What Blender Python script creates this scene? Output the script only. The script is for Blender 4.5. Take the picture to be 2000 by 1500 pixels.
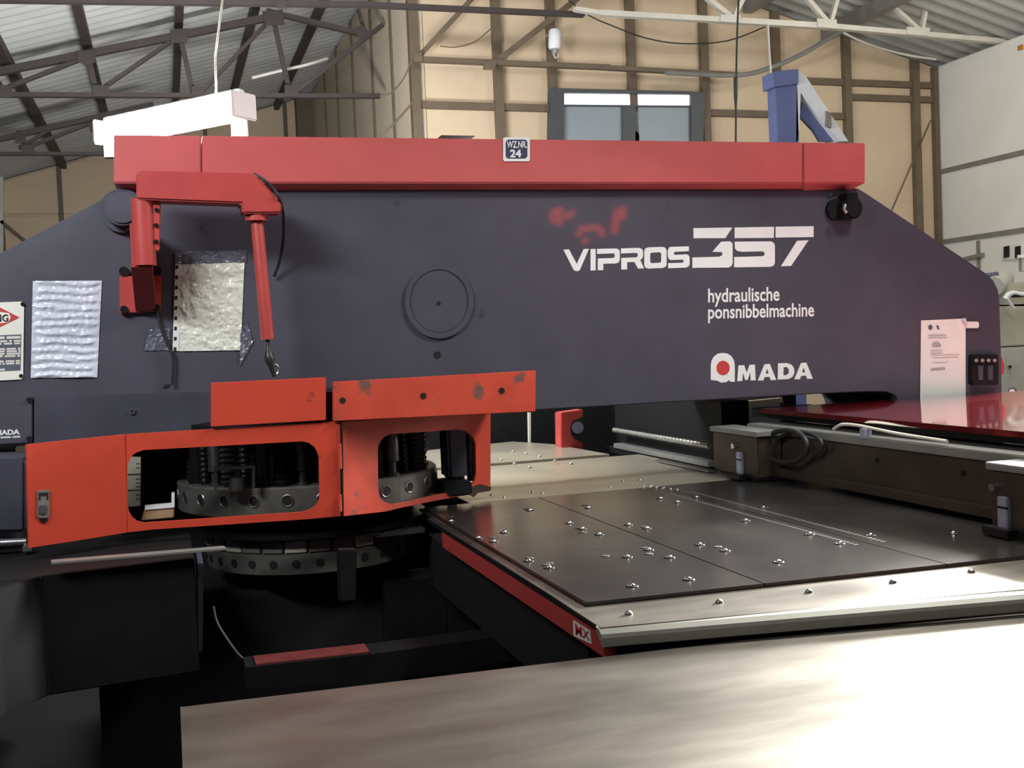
import bpy, bmesh, math, random
from mathutils import Vector as V, Matrix
random.seed(7)
scene = bpy.context.scene
for o in list(bpy.data.objects): bpy.data.objects.remove(o)

# ------------------------------------------------------------------ camera
F = 2100.0; H = 1.535
cam_d = bpy.data.cameras.new('camera'); cam = bpy.data.objects.new('camera', cam_d)
scene.collection.objects.link(cam); scene.camera = cam
cam_d.sensor_width = 36; cam_d.lens = F / 2000 * 36; cam_d.clip_start = 0.02; cam_d.clip_end = 200
_v1 = V((325 - 1000, 695 - 750, F)).normalized()          # world Y seen by the camera (x right, y down, z forward)
_v2 = V((7561 - 1000, 388 - 750, F)); _v2 = (_v2 - _v1 * _v1.dot(_v2)).normalized()
_up = _v2.cross(_v1)
if _up.y > 0: _up = -_up
def _row(axis): return (_v2[axis], _v1[axis], _up[axis])
cx, cy, cz = V(_row(0)), V(_row(1)), V(_row(2))
cam.matrix_world = Matrix(((cx.x, -cy.x, -cz.x, 0), (cx.y, -cy.y, -cz.y, 0), (cx.z, -cy.z, -cz.z, H), (0, 0, 0, 1)))
C0 = V((0, 0, H))
def ray(px, py):
    a, b = px - 1000, py - 750
    return cx * a + cy * b + cz * F
def onY(px, py, Y): d = ray(px, py); return C0 + d * (Y / d.y)
def onZ(px, py, Z): d = ray(px, py); return C0 + d * ((Z - H) / d.z)
def onX(px, py, X): d = ray(px, py); return C0 + d * (X / d.x)
def onV(px, py, p0, p1):                                    # the upright plane through two points in plan
    n = V((p1[1] - p0[1], -(p1[0] - p0[0]), 0)); d = ray(px, py)
    return C0 + d * ((V((p0[0], p0[1], 0)) - C0).dot(n) / d.dot(n))

# ------------------------------------------------------------------ world, lamps, exposure
world = bpy.data.worlds.new('world'); scene.world = world; world.use_nodes = True
world.node_tree.nodes['Background'].inputs[0].default_value = (0.75, 0.82, 1.0, 1)
world.node_tree.nodes['Background'].inputs[1].default_value = 0.05
scene.view_settings.view_transform = 'Standard'; scene.view_settings.look = 'None'
scene.view_settings.exposure = 0.0; scene.view_settings.gamma = 1.0
scene.view_settings.use_curve_mapping = False
def area(name, loc, target, sx, sy, power, col=(1, 1, 1), spread=180):
    l = bpy.data.lights.new(name, 'AREA'); l.shape = 'RECTANGLE'; l.size = sx; l.size_y = sy
    l.energy = power; l.color = col; l.spread = math.radians(spread)
    o = bpy.data.objects.new(name, l); scene.collection.objects.link(o)
    o.location = loc; o.rotation_euler = (V(target) - V(loc)).to_track_quat('-Z', 'Y').to_euler()
    return o
WARM = (1.0, 0.95, 0.87); COOL = (0.93, 0.97, 1.0)
def lamp(name, loc, r, power, col):
    l = bpy.data.lights.new(name, 'POINT'); l.shadow_soft_size = r; l.energy = power; l.color = col
    o = bpy.data.objects.new(name, l); scene.collection.objects.link(o); o.location = loc; return o
lamp('back_wall_fill', (6.9, 6.8, 4.4), 0.6, 160, WARM)  # unseen fill light added to brighten the back wall
lamp('rear_plate_fill', (1.9, 5.9, 2.3), 0.12, 40, WARM)  # added fill hidden behind the frame, brightens the rear plates
lamp('left_roof_fill', (0.0, 7.6, 4.1), 0.4, 20, COOL)  # unseen fill added above the view for the left roof
lamp('upper_front_fill', (3.5, 1.8, 4.6), 0.4, 300, (1.0, 0.98, 0.95))  # unseen fill added high in front for frame, hoist and trusses
area('roof_uplight_fill', (0.6, 8.2, 2.0), (-0.2, 12.0, 4.8), 1.6, 0.5, 185, (0.98, 0.98, 1.0))  # added uplight hidden behind the press to brighten the roof
area('sheet_highlight_fill', (4.9, 4.45, 2.15), (1.9, 1.7, 0.8), 0.9, 0.9, 440, (1.0, 0.985, 0.95), 80)  # unseen light added at right for the highlight on the foreground sheet
area('hall_lamp_front', (2.5, 3.2, 3.1), (1.9, 1.2, 0.8), 0.7, 0.4, 75, (1.0, 0.975, 0.92))
area('left_front_fill', (-1.7, 1.8, 3.5), (-0.1, 4.3, 1.9), 1.6, 0.3, 38, COOL, 100)  # unseen fill added for the guard and left part of the frame

# ------------------------------------------------------------------ materials
def lin(c):
    return tuple(((v / 255) / 12.92 if v / 255 <= 0.04045 else ((v / 255 + 0.055) / 1.055) ** 2.4) for v in c) + (1,)
def mat(name, col, rough=0.5, metal=0.0, var=0.12, scale=6.0, bump=0.0, bscale=60.0, emit=0.0, dirt=None, dirt_amt=0.0, dirt_scale=9.0,
        stretch=(1, 1, 1), rough_var=0.0, coat=0.0, spec=None, aniso=0.0):
    m = bpy.data.materials.new(name); m.use_nodes = True
    nt = m.node_tree; N = nt.nodes; L = nt.links; b = N['Principled BSDF']
    c = lin(col); b.inputs['Metallic'].default_value = metal; b.inputs['Roughness'].default_value = rough
    if spec is not None: b.inputs['Specular IOR Level'].default_value = spec
    b.inputs['Coat Weight'].default_value = coat; b.inputs['Coat Roughness'].default_value = 0.04
    tc = N.new('ShaderNodeTexCoord'); mp = N.new('ShaderNodeMapping'); mp.inputs['Scale'].default_value = stretch
    L.new(tc.outputs['Object'], mp.inputs['Vector'])
    no = N.new('ShaderNodeTexNoise'); no.inputs['Scale'].default_value = scale; no.inputs['Detail'].default_value = 5
    L.new(mp.outputs['Vector'], no.inputs['Vector'])
    ra = N.new('ShaderNodeValToRGB')
    ra.color_ramp.elements[0].position = 0.3; ra.color_ramp.elements[1].position = 0.7
    ra.color_ramp.elements[0].color = tuple(v * (1 - var) for v in c[:3]) + (1,)
    ra.color_ramp.elements[1].color = tuple(min(1, v * (1 + var)) for v in c[:3]) + (1,)
    L.new(no.outputs['Fac'], ra.inputs['Fac'])
    out = ra.outputs['Color']
    if dirt:
        n2 = N.new('ShaderNodeTexNoise'); n2.inputs['Scale'].default_value = dirt_scale; n2.inputs['Detail'].default_value = 8
        n2.inputs['Roughness'].default_value = 0.65
        L.new(mp.outputs['Vector'], n2.inputs['Vector'])
        r2 = N.new('ShaderNodeValToRGB')
        r2.color_ramp.elements[0].position = 0.68 - dirt_amt; r2.color_ramp.elements[1].position = 0.74 - dirt_amt
        L.new(n2.outputs['Fac'], r2.inputs['Fac'])
        mx = N.new('ShaderNodeMixRGB'); mx.inputs[2].default_value = lin(dirt)
        L.new(r2.outputs['Color'], mx.inputs[0]); L.new(out, mx.inputs[1]); out = mx.outputs[0]
    L.new(out, b.inputs['Base Color'])
    if rough_var:
        mr = N.new('ShaderNodeMapRange'); mr.inputs['To Min'].default_value = max(0.02, rough - rough_var); mr.inputs['To Max'].default_value = rough + rough_var
        n3 = N.new('ShaderNodeTexNoise'); n3.inputs['Scale'].default_value = scale * 0.7; n3.inputs['Detail'].default_value = 6
        L.new(mp.outputs['Vector'], n3.inputs['Vector']); L.new(n3.outputs['Fac'], mr.inputs['Value']); L.new(mr.outputs[0], b.inputs['Roughness'])
    if bump:
        nb = N.new('ShaderNodeTexNoise'); nb.inputs['Scale'].default_value = bscale; nb.inputs['Detail'].default_value = 3
        L.new(mp.outputs['Vector'], nb.inputs['Vector'])
        bp = N.new('ShaderNodeBump'); bp.inputs['Strength'].default_value = bump; bp.inputs['Distance'].default_value = 0.01
        L.new(nb.outputs['Fac'], bp.inputs['Height']); L.new(bp.outputs['Normal'], b.inputs['Normal'])
    if emit:
        b.inputs['Emission Color'].default_value = c; b.inputs['Emission Strength'].default_value = emit
    return m
M = dict(
    paint=mat('dark_blue_paint', (74, 72, 83), 0.42, 0, 0.10, 5, 0.0, 160, coat=0.5, dirt=(46, 46, 52), dirt_amt=0.02, dirt_scale=4),
    paint2=mat('dark_panel_paint', (62, 62, 74), 0.5, 0, 0.15, 6, 0.05, 120),
    black=mat('black_paint', (22, 22, 23), 0.65, 0, 0.2, 8, spec=0.2),
    oily=mat('oily_black_steel', (34, 34, 36), 0.28, 0.6, 0.3, 14, 0.05, 60),
    pit=mat('dark_void', (12, 12, 13), 0.7),
    red=mat('red_beam_paint', (194, 88, 86), 0.45, 0, 0.06, 5, 0.04, 140),
    red2=mat('red_arm_paint', (178, 68, 64), 0.38, 0, 0.08, 7),
    guard=mat('orange_red_guard_paint', (205, 70, 48), 0.45, 0, 0.08, 6, 0.04, 120, dirt=(92, 52, 48), dirt_amt=0.03, dirt_scale=11),
    guardw=mat('worn_guard_paint', (205, 76, 56), 0.45, 0, 0.12, 9, 0.05, 120, dirt=(120, 84, 76), dirt_amt=0.09, dirt_scale=10),
    white=mat('white_print', (232, 234, 232), 0.6, 0, 0.03),
    cream=mat('cream_sign_plate', (238, 234, 222), 0.5, 0, 0.03),
    printred=mat('red_print', (200, 60, 62), 0.5), printgrey=mat('grey_print', (88, 92, 104), 0.5),
    faint=mat('faint_grey_print', (196, 200, 196), 0.6), midgrey=mat('mid_grey_print', (160, 163, 160), 0.6),
    navy=mat('navy_print', (52, 52, 84), 0.5),
    paper=mat('paper_notice_white', (226, 227, 220), 0.6, 0, 0.04, 10),
    film=mat('crinkled_clear_film', (214, 218, 230), 0.2, 0, 0.08, 9, 0.25, 26, coat=0.4),
    film2=mat('film_over_beige_paper', (222, 222, 208), 0.2, 0, 0.12, 16, 0.9, 34, coat=0.5),
    tape=mat('glossy_grey_tape', (98, 100, 112), 0.12, 0, 0.25, 20, 1.0, 40, coat=0.8),
    steel=mat('worn_steel', (150, 150, 150), 0.35, 0.9, 0.15, 12, 0.04, 80),
    dsteel=mat('dark_machined_steel', (92, 90, 86), 0.38, 0.85, 0.25, 12, 0.04, 60),
    plate=mat('table_plate_dark_reflection', (112, 109, 104), 0.24, 0.92, 0.22, 3, 0.04, 18, rough_var=0.07),  # same metal as the rear plates, the frame's dark reflection put into the colour
    pale=mat('table_plate_bright_reflection', (196, 190, 172), 0.36, 0.75, 0.10, 3, 0.03, 20, rough_var=0.08),  # same metal as the front plates, a bright reflection put into the colour
    sheet=mat('galvanised_sheet', (142, 137, 127), 0.37, 1.0, 0.22, 2.6, 0.05, 10, rough_var=0.12, stretch=(1, 3.0, 1)),
    rim=mat('turret_rim_steel', (104, 101, 94), 0.42, 0.45, 0.22, 12),
    edge=mat('dull_grey_edge', (150, 150, 140), 0.45, 0.3, 0.08),
    gloss=mat('glossy_red_cover', (84, 17, 20), 0.09, 0, 0.05, spec=0.8, coat=1.0),
    brown=mat('oily_brown_steel', (78, 68, 58), 0.42, 0.55, 0.25, 7, 0.05, 60),
    grey=mat('grey_aluminium', (150, 150, 144), 0.4, 0.5, 0.12),
    jaw=mat('light_clamp_jaw', (176, 180, 196), 0.35, 0.4, 0.1, 30),
    chrome=mat('bright_steel', (215, 215, 215), 0.15, 1.0, 0.03),
    tan=mat('tan_wall_panel', (208, 187, 157), 0.75, 0, 0.07, 1.6, 0.03, 30),
    tanpale=mat('pale_side_panel', (206, 192, 168), 0.7, 0, 0.06, 1.5),
    column=mat('brown_steel_column', (104, 90, 72), 0.6, 0, 0.12, 5),
    truss=mat('dark_truss_paint', (62, 54, 52), 0.6, 0, 0.15, 5),
    wtruss=mat('truss_white', (214, 210, 198), 0.55, 0, 0.08, 5),  # one even white for truss, brace and pipes
    roof=mat('grey_roof_sheet', (176, 177, 172), 0.6, 0.0, 0.10, 1.2),
    wpanel=mat('white_wall_panel', (232, 232, 224), 0.6, 0, 0.04, 1.5),
    joint=mat('grey_panel_joint', (128, 126, 118), 0.6), wornred=mat('worn_dark_red', (104, 42, 38), 0.6, 0, 0.3, 20), floor=mat('shade_black_concrete', (14, 13, 13), 0.9, 0, 0.2, 3, 0.05, 30, spec=0.1),  # floor near black: the lack of light is put into its colour
    winframe=mat('grey_window_frame', (66, 71, 73), 0.5, 0, 0.08),
    glass=mat('window_pane_daylight', (140, 151, 158), 0.45, 0, 0.06, 2, emit=0.0),
    glasst=mat('transom_tube_reflection', (230, 238, 240), 0.12, 0, 0.05, 3, emit=1.6),  # glow stands for the fluorescent tube mirrored in the transom
    tube=mat('fluorescent_glow', (246, 250, 255), 0.4, emit=300.0, var=0.0),
    lampw=mat('white_lamp_metal', (232, 234, 234), 0.4, 0, 0.03),
    blue=mat('blue_hoist_paint', (98, 108, 150), 0.45, 0, 0.08), bluepale=mat('pale_blue_flange', (226, 228, 230), 0.45, 0, 0.05),
    cable=mat('black_cable', (34, 34, 36), 0.5), cablew=mat('pale_cable', (196, 192, 178), 0.5), conduit=mat('grey_conduit', (132, 132, 128), 0.45, 0.2),
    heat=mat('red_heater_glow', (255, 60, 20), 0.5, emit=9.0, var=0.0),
    beige=mat('beige_machine_paint', (188, 182, 160), 0.5, 0, 0.06), beige2=mat('pale_grey_machine_paint', (186, 186, 174), 0.5, 0, 0.05),
    gaptan=mat('lit_background_tan', (190, 160, 120), 0.4, 0.3, 0.2, 20), scale=mat('beige_scale_plate', (150, 148, 130), 0.5, 0, 0.15, 20),  # tan stands for lit background behind the guard window
    bench=mat('dark_bench_wood', (40, 36, 34), 0.7, 0, 0.2, 4), bolt=mat('dark_bolt', (48, 46, 46), 0.4, 0.7),
)
# ------------------------------------------------------------------ mesh builder
class MB:
    def __init__(s): s.v = []; s.f = []
    def add(s, vs, fs):
        n = len(s.v); s.v += [V(p) for p in vs]; s.f += [tuple(i + n for i in f) for f in fs]; return s
    def prism(s, pts, vec):
        pts = [V(p) for p in pts]; n = len(pts); vec = V(vec)
        return s.add(pts + [p + vec for p in pts], [tuple(range(n)), tuple(range(2 * n - 1, n - 1, -1))] + [(i, i + n, (i + 1) % n + n, (i + 1) % n) for i in range(n)])
    def flat(s, pts): return s.add(pts, [tuple(range(len(pts)))])
    def box(s, a, b):
        x0, x1 = sorted((a[0], b[0])); y0, y1 = sorted((a[1], b[1])); z0, z1 = sorted((a[2], b[2]))
        return s.prism([(x0, y0, z0), (x1, y0, z0), (x1, y0, z1), (x0, y0, z1)], (0, y1 - y0, 0))
    def plate(s, loops, vec):
        bm = bmesh.new(); vec = V(vec); allv = []
        for lp in loops:
            vs = [bm.verts.new(p) for p in lp]; allv.append(vs)
            for i in range(len(vs)): bm.edges.new((vs[i], vs[(i + 1) % len(vs)]))
        bmesh.ops.triangle_fill(bm, use_beauty=True, edges=bm.edges[:])
        bm.verts.index_update(); n = len(bm.verts)
        vs = [v.co.copy() for v in bm.verts]; fs = [tuple(v.index for v in f.verts) for f in bm.faces]
        out = vs + [p + vec for p in vs]; ff = fs + [tuple(i + n for i in reversed(f)) for f in fs]
        for lp in allv:
            for i in range(len(lp)):
                a, b = lp[i].index, lp[(i + 1) % len(lp)].index; ff.append((a, a + n, b + n, b))
        bm.free(); return s.add(out, ff)
    def tube(s, path, r, n=10, r1=None):
        path = [V(p) for p in path]; k = len(path); rings = []; prev = None
        for i, p in enumerate(path):
            t = ((path[min(i + 1, k - 1)] - path[max(i - 1, 0)])).normalized()
            if prev is None:
                a = V((0, 0, 1)) if abs(t.z) < 0.9 else V((1, 0, 0)); u = t.cross(a).normalized()
            else: u = (prev - t * prev.dot(t)).normalized()
            prev = u; w = t.cross(u); rr = r if r1 is None else r + (r1 - r) * i / (k - 1)
            if isinstance(r, (list, tuple)): rr = r[i]
            rings.append([p + (u * math.cos(q) + w * math.sin(q)) * rr for q in [2 * math.pi * j / n for j in range(n)]])
        vs = [p for r_ in rings for p in r_]; fs = []
        for i in range(k - 1):
            for j in range(n): fs.append((i * n + j, i * n + (j + 1) % n, (i + 1) * n + (j + 1) % n, (i + 1) * n + j))
        fs += [tuple(range(n - 1, -1, -1)), tuple(range((k - 1) * n, k * n))]
        return s.add(vs, fs)
    def cyl(s, a, b, r, n=16, r1=None): return s.tube([a, b], r, n, r1)
    def bar(s, a, b, w, h, up=(0, 0, 1)):
        a, b = V(a), V(b); t = (b - a).normalized(); up = V(up)
        if abs(t.dot(up)) > 0.98: up = V((0, 1, 0))
        u = t.cross(up).normalized(); q = u.cross(t)
        c = [a + u * x + q * y for x, y in ((-w / 2, -h / 2), (w / 2, -h / 2), (w / 2, h / 2), (-w / 2, h / 2))]
        return s.prism(c, b - a)
    def lathe(s, c, prof, n=32):
        c = V(c); vs = []; k = len(prof); fs = []
        for r, z in prof:
            for j in range(n): vs.append(c + V((r * math.cos(2 * math.pi * j / n), r * math.sin(2 * math.pi * j / n), z)))
        for i in range(k - 1):
            for j in range(n): fs.append((i * n + j, i * n + (j + 1) % n, (i + 1) * n + (j + 1) % n, (i + 1) * n + j))
        fs += [tuple(range(n - 1, -1, -1)), tuple(range((k - 1) * n, k * n))]
        return s.add(vs, fs)
    def grid(s, fn, nu, nv):
        return s.add([fn(i / nu, j / nv) for j in range(nv + 1) for i in range(nu + 1)],
                     [(j * (nu + 1) + i, j * (nu + 1) + i + 1, (j + 1) * (nu + 1) + i + 1, (j + 1) * (nu + 1) + i) for j in range(nv) for i in range(nu)])
ORI = {}
def obj(name, mb, m, parent=None, bevel=0.0, smooth=False, base=False, label=None, kind=None):
    xs = [p.x for p in mb.v]; ys = [p.y for p in mb.v]; zs = [p.z for p in mb.v]
    o0 = V(((min(xs) + max(xs)) / 2, (min(ys) + max(ys)) / 2, min(zs) if parent is None else (min(zs) + max(zs)) / 2))
    me = bpy.data.meshes.new(name); me.from_pydata([p - o0 for p in mb.v], [], mb.f)
    bm = bmesh.new(); bm.from_mesh(me)
    bmesh.ops.recalc_face_normals(bm, faces=bm.faces)
    if bevel:
        es = [e for e in bm.edges if len(e.link_faces) == 2 and e.calc_face_angle(0) > 0.6]
        bmesh.ops.bevel(bm, geom=es, offset=bevel, segments=2, affect='EDGES', clamp_overlap=True)
    bm.to_mesh(me); bm.free()
    if smooth: me.polygons.foreach_set('use_smooth', [True] * len(me.polygons)); me.set_sharp_from_angle(angle=0.7)
    me.materials.append(m)
    o = bpy.data.objects.new(name, me); scene.collection.objects.link(o)
    return place(o, o0, parent, label, kind)
def place(o, w, parent=None, label=None, kind=None):
    ORI[o] = V(w)
    if parent is not None: o.parent = parent; o.location = V(w) - ORI[parent]
    else: o.location = w
    if label: o['label'] = label
    if kind: o['kind'] = kind
    return o
def copy(src, w, parent=None):
    o = src.copy(); scene.collection.objects.link(o); o.parent = None; return place(o, w, parent)
def tag(o, label, cat, group=None):
    o['label'] = label; o['category'] = cat
    if group: o['group'] = group
    return o
def thing(name, loc, label, cat, group=None):
    o = bpy.data.objects.new(name, None); scene.collection.objects.link(o); o.empty_display_size = 0.1
    place(o, loc); return tag(o, label, cat, group)
def poly(pts, Y, x0=0, y0=0, k=1.0): return [onY(x0 + x / k, y0 + y / k, Y) for x, y in pts]
def circ(px, py, r, Y, n=24, ry=None):
    return [onY(px + r * math.cos(2 * math.pi * i / n), py + (ry or r) * math.sin(2 * math.pi * i / n), Y) for i in range(n)]
def rrect(x0, y0, x1, y1, r, n=5):
    out = []
    for cx_, cy_, a in ((x1 - r, y1 - r, 0), (x0 + r, y1 - r, 90), (x0 + r, y0 + r, 180), (x1 - r, y0 + r, 270)):
        for i in range(n + 1):
            q = math.radians(a + 90 * i / n); out.append((cx_ + r * math.cos(q), cy_ + r * math.sin(q)))
    return out
def text_mesh(s, bold=0.0):
    cu = bpy.data.curves.new('t', 'FONT'); cu.body = s; cu.size = 1; cu.offset = bold; cu.resolution_u = 3
    o = bpy.data.objects.new('t', cu); scene.collection.objects.link(o)
    dg = bpy.context.evaluated_depsgraph_get(); e = o.evaluated_get(dg); me = e.to_mesh()
    vs = [v.co.copy() for v in me.vertices]; fs = [tuple(p.vertices) for p in me.polygons]
    e.to_mesh_clear(); bpy.data.objects.remove(o); bpy.data.curves.remove(cu)
    return vs, fs
def text_quad(mb, s, quad, bold=0.0, y_range=None):
    """fit the text to four points: top-left, top-right, bottom-right, bottom-left"""
    vs, fs = text_mesh(s, bold)
    x0 = min(v.x for v in vs); x1 = max(v.x for v in vs); y0 = min(v.y for v in vs); y1 = max(v.y for v in vs)
    if y_range: y0, y1 = y_range
    tl, tr, br, bl = [V(q) for q in quad]; out = []
    for v in vs:
        u = (v.x - x0) / (x1 - x0); w = (v.y - y0) / (y1 - y0)
        out.append((bl + (br - bl) * u) * (1 - w) + (tl + (tr - tl) * u) * w)
    mb.add(out, fs); return mb
def tq(mb, s, px, Y, bold=0.0, y_range=None): return text_quad(mb, s, [onY(x, y, Y) for x, y in px], bold, y_range)

# ================================================================== THE BUILDING
YW = 10.6; YF2 = 18.0
XS = onY(808, 120, YW).x                      # side wall
XR = onY(1828, 130, YW).x                     # right wall
fl = obj('floor', MB().box((-9, -4, -0.1), (14, 20, 0)), M['floor'], kind='structure')
# roof: two slopes
rl0 = onY(100, 324, YF2); sl = 0.30
rr0, rr1 = onY(1828, 128, YW), onY(1450, -2, YW); sr = (rr1.z - rr0.z) / (rr1.x - rr0.x)
xr = (rl0.z - sl * rl0.x - rr0.z + sr * rr0.x) / (sr - sl); zr = rl0.z + sl * (xr - rl0.x)
def roofz(x): return rl0.z + sl * (x - rl0.x) if x < xr else rr0.z + sr * (x - rr0.x)
ceil = obj('ceiling', MB().prism([(xr - 0.15, -3, zr + 0.02), (xr + 0.15, -3, zr + 0.02), (xr + 0.15, -3, zr + 0.08), (xr - 0.15, -3, zr + 0.08)], (0, 21, 0)), M['roof'], kind='structure')
def roof_sheet(xa, xb, y0, w, m):
    mb = MB(); n = 40
    def fn(u, v):
        y = y0 + w * u; x = xa + (xb - xa) * v
        return V((x, y, roofz(x) + 0.05 * (0.5 + 0.5 * math.cos(2 * math.pi * u * 5)) + 0.02))
    mb.grid(fn, n, 1); return mb
y = 5.0
while y < 18.5:
    obj('roof_sheet', roof_sheet(-6.5, xr - 0.02, y, 1.02, M['roof']), M['roof'], ceil, smooth=True); y += 1.0
y = 5.0
while y < 10.5:
    obj('roof_sheet', roof_sheet(xr + 0.02, XR + 0.3, y, 1.02, M['roof']), M['roof'], ceil, smooth=True); y += 1.0
# purlins of the left slope, at the places the photograph shows them above the first truss
for px, py in ((12, 120), (168, 80), (350, 40), (505, 20), (655, 40)):
    p = onY(px, py, 11.7); z = roofz(p.x) - 0.06
    obj('purlin', MB().box((p.x - 0.04, 6.0, z - 0.04), (p.x + 0.04, YF2, z + 0.06)), M['truss'], ceil)
for px, py in ((1560, 0), (1720, 0), (1960, 60)):
    p = onY(px, py, 9.6); z = roofz(p.x) - 0.06
    obj('purlin', MB().box((p.x - 0.05, 5.0, z - 0.08), (p.x + 0.05, YW, z + 0.06)), M['conduit'], ceil)

# back wall behind the press: columns, girts and boards between them
cols = [810, 972, 1078, 1233, 1375, 1515, 1652, 1785]
xc = [onY(c, 160, YW).x for c in cols] + [XR]
zg = onY(1000, 210, YW).z; zg2 = onY(1720, 192, YW).z; zg3 = onY(1720, 164, YW).z
wb = obj('wall_back', MB().prism([(XS, YW + 0.08, 0), (XR, YW + 0.08, 0), (XR, YW + 0.08, roofz(XR)), (xr, YW + 0.08, roofz(xr)), (XS, YW + 0.08, roofz(XS))], (0, 0.1, 0)), M['tan'], kind='structure')
def panel(par, a, b, z0, z1a, z1b, y, m):
    obj('panel', MB().prism([(a, y, z0), (b, y, z0), (b, y, z1b), (a, y, z1a)], (0, 0.05, 0)), m, par, bevel=0.006)
for i in range(len(xc) - 1):
    a, b = xc[i] + 0.035, xc[i + 1] - 0.035
    zz = [0.0, zg - 0.03] if i < 6 else [0.0, zg2 - 0.03]
    panel(wb, a, b, 0.0, zz[1], zz[1], YW + 0.02, M['tan'])
    lo = zz[1] + 0.06
    if i >= 5:
        panel(wb, a, b, lo, zg3 - 0.03, zg3 - 0.03, YW + 0.02, M['tan']) if zg3 - 0.03 > lo + 0.03 else None
        lo = zg3 + 0.03
    zt = min(roofz(a), roofz(b))
    zm = lo + (zt - lo) * 0.55
    panel(wb, a, b, lo, roofz(a) - 0.02, roofz(b) - 0.02, YW + 0.02, M['tan'])
for i, x in enumerate(xc[:-1]):
    obj('column', MB().box((x - 0.045, YW - 0.05, 0), (x + 0.045, YW + 0.05, roofz(x) - 0.03)), M['column'], wb)
obj('column', MB().box((XR - 0.07, YW - 0.05, 0), (XR - 0.01, YW + 0.05, roofz(XR) - 0.03)), M['column'], wb)
for a, b, z in ((0, 2, zg), (4, 6, zg), (6, 8, zg2), (5, 8, zg3)):
    obj('girt', MB().box((xc[a] + 0.05, YW - 0.03, z - 0.035), (xc[b] - 0.05, YW + 0.05, z + 0.035)), M['column'], wb)
obj('brace', MB().bar(onY(1738, 420, YW - 0.07), onY(1818, 235, YW - 0.07), 0.012, 0.012), M['column'], wb)

# side wall of the left bay, far wall of the left bay, right wall
ws = obj('wall_side', MB().box((XS, YW, 0), (XS + 0.1, YF2, 4.9)), M['tanpale'], kind='structure')
ys = [YW] + [onX(c, 190, XS).y for c in (775, 736, 697, 665, 640)] + [YF2]
for a, b in zip(ys, ys[1:]):
    obj('panel', MB().box((XS - 0.03, a + 0.035, 0), (XS, b - 0.035, roofz(XS) - 0.03)), M['tanpale'], ws, bevel=0.006)
for a in ys[1:-1]:
    obj('column', MB().box((XS - 0.05, a - 0.022, 0), (XS, a + 0.022, roofz(XS) - 0.03)), M['column'], ws)
a = ys[-1] - 0.35
obj('column', MB().box((XS - 0.3, a, 0), (XS - 0.03, a + 0.25, roofz(XS) - 0.1)), M['column'], ws)
wf = obj('wall_far', MB().prism([(-7, YF2 + 0.06, 0), (XS, YF2 + 0.06, 0), (XS, YF2 + 0.06, roofz(XS)), (-7, YF2 + 0.06, roofz(-7))], (0, 0.1, 0)), M['tan'], kind='structure')
xf = [-7, onY(2, 400, YF2).x, onY(118, 380, YF2).x, onY(240, 380, YF2).x, onY(400, 250, YF2).x, onY(555, 200, YF2).x, XS]
zf = onY(60, 420, YF2).z
for a, b in zip(xf, xf[1:]):
    panel(wf, a + 0.03, b - 0.03, 0, zf - 0.02, zf - 0.02, YF2, M['tan'])
    panel(wf, a + 0.03, b - 0.03, zf + 0.02, roofz(a) - 0.03, roofz(b) - 0.03, YF2, M['tan'])
for x in xf[1:-1]:
    obj('column', MB().box((x - 0.03, YF2 - 0.05, 0), (x + 0.03, YF2 + 0.02, roofz(x) - 0.03)), M['column'], wf)
obj('brace', MB().bar(onY(2, 432, YF2 - 0.07), onY(48, 470, YF2 - 0.07), 0.05, 0.05), M['column'], wf)
obj('brace', MB().bar(onY(2, 346, YF2 - 0.06), onY(2, 500, YF2 - 0.06), 0.07, 0.07, (0, 1, 0)), M['wtruss'], wf)
wr = obj('wall_right', MB().box((XR + 0.06, 3, 0), (XR + 0.16, YW + 0.2, roofz(XR))), M['wpanel'], kind='structure')
zj = [0, onX(1900, 464, XR).z, onX(1900, 321, XR).z, roofz(XR)]
for z0, z1 in zip(zj, zj[1:]):
    yy = 3.0
    for k in range(3):
        obj('panel', MB().box((XR, yy + 0.01, z0 + 0.025), (XR + 0.05, yy + 2.52, z1 - 0.025)), M['wpanel'], wr, bevel=0.006); yy += 2.54
for z in zj[1:3]:
    obj('joint_rail', MB().box((XR - 0.02, 3, z - 0.025), (XR + 0.05, YW, z + 0.025)), M['joint'], wr)
p = onX(1912, 470, XR)
obj('joint_rail', MB().box((XR - 0.02, p.y - 0.02, 0.5), (XR + 0.05, p.y + 0.02, p.z)), M['joint'], wr)

# window in the back wall
wn = obj('window_1', MB().plate([[onY(x, y, YW - 0.09) for x, y in ((1076, 172), (1376, 179), (1374, 292), (1074, 290))],
                                 [onY(x, y, YW - 0.09) for x, y in ((1102, 181), (1350, 184), (1350, 286), (1102, 286))]], (0, 0.1, 0)), M['winframe'], kind='structure')
obj('transom_pane', MB().prism(poly(((1100, 179), (1353, 182), (1353, 207), (1100, 206)), YW - 0.045), (0, 0.02, 0)), M['glasst'], wn)
obj('pane', MB().prism(poly(((1102, 207), (1228, 208), (1228, 288), (1102, 288)), YW - 0.05), (0, 0.02, 0)), M['glass'], wn)
obj('pane', MB().prism(poly(((1229, 208), (1352, 208), (1352, 288), (1229, 288)), YW - 0.05), (0, 0.02, 0)), M['glass'], wn)
obj('mullion', MB().prism(poly(((1216, 206), (1241, 206), (1241, 292), (1216, 292)), YW - 0.08), (0, 0.05, 0)), M['winframe'], wn)
obj('rail', MB().prism(poly(((1102, 204), (1350, 206), (1350, 209), (1102, 207)), YW - 0.075), (0, 0.03, 0)), M['winframe'], wn)

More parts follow.
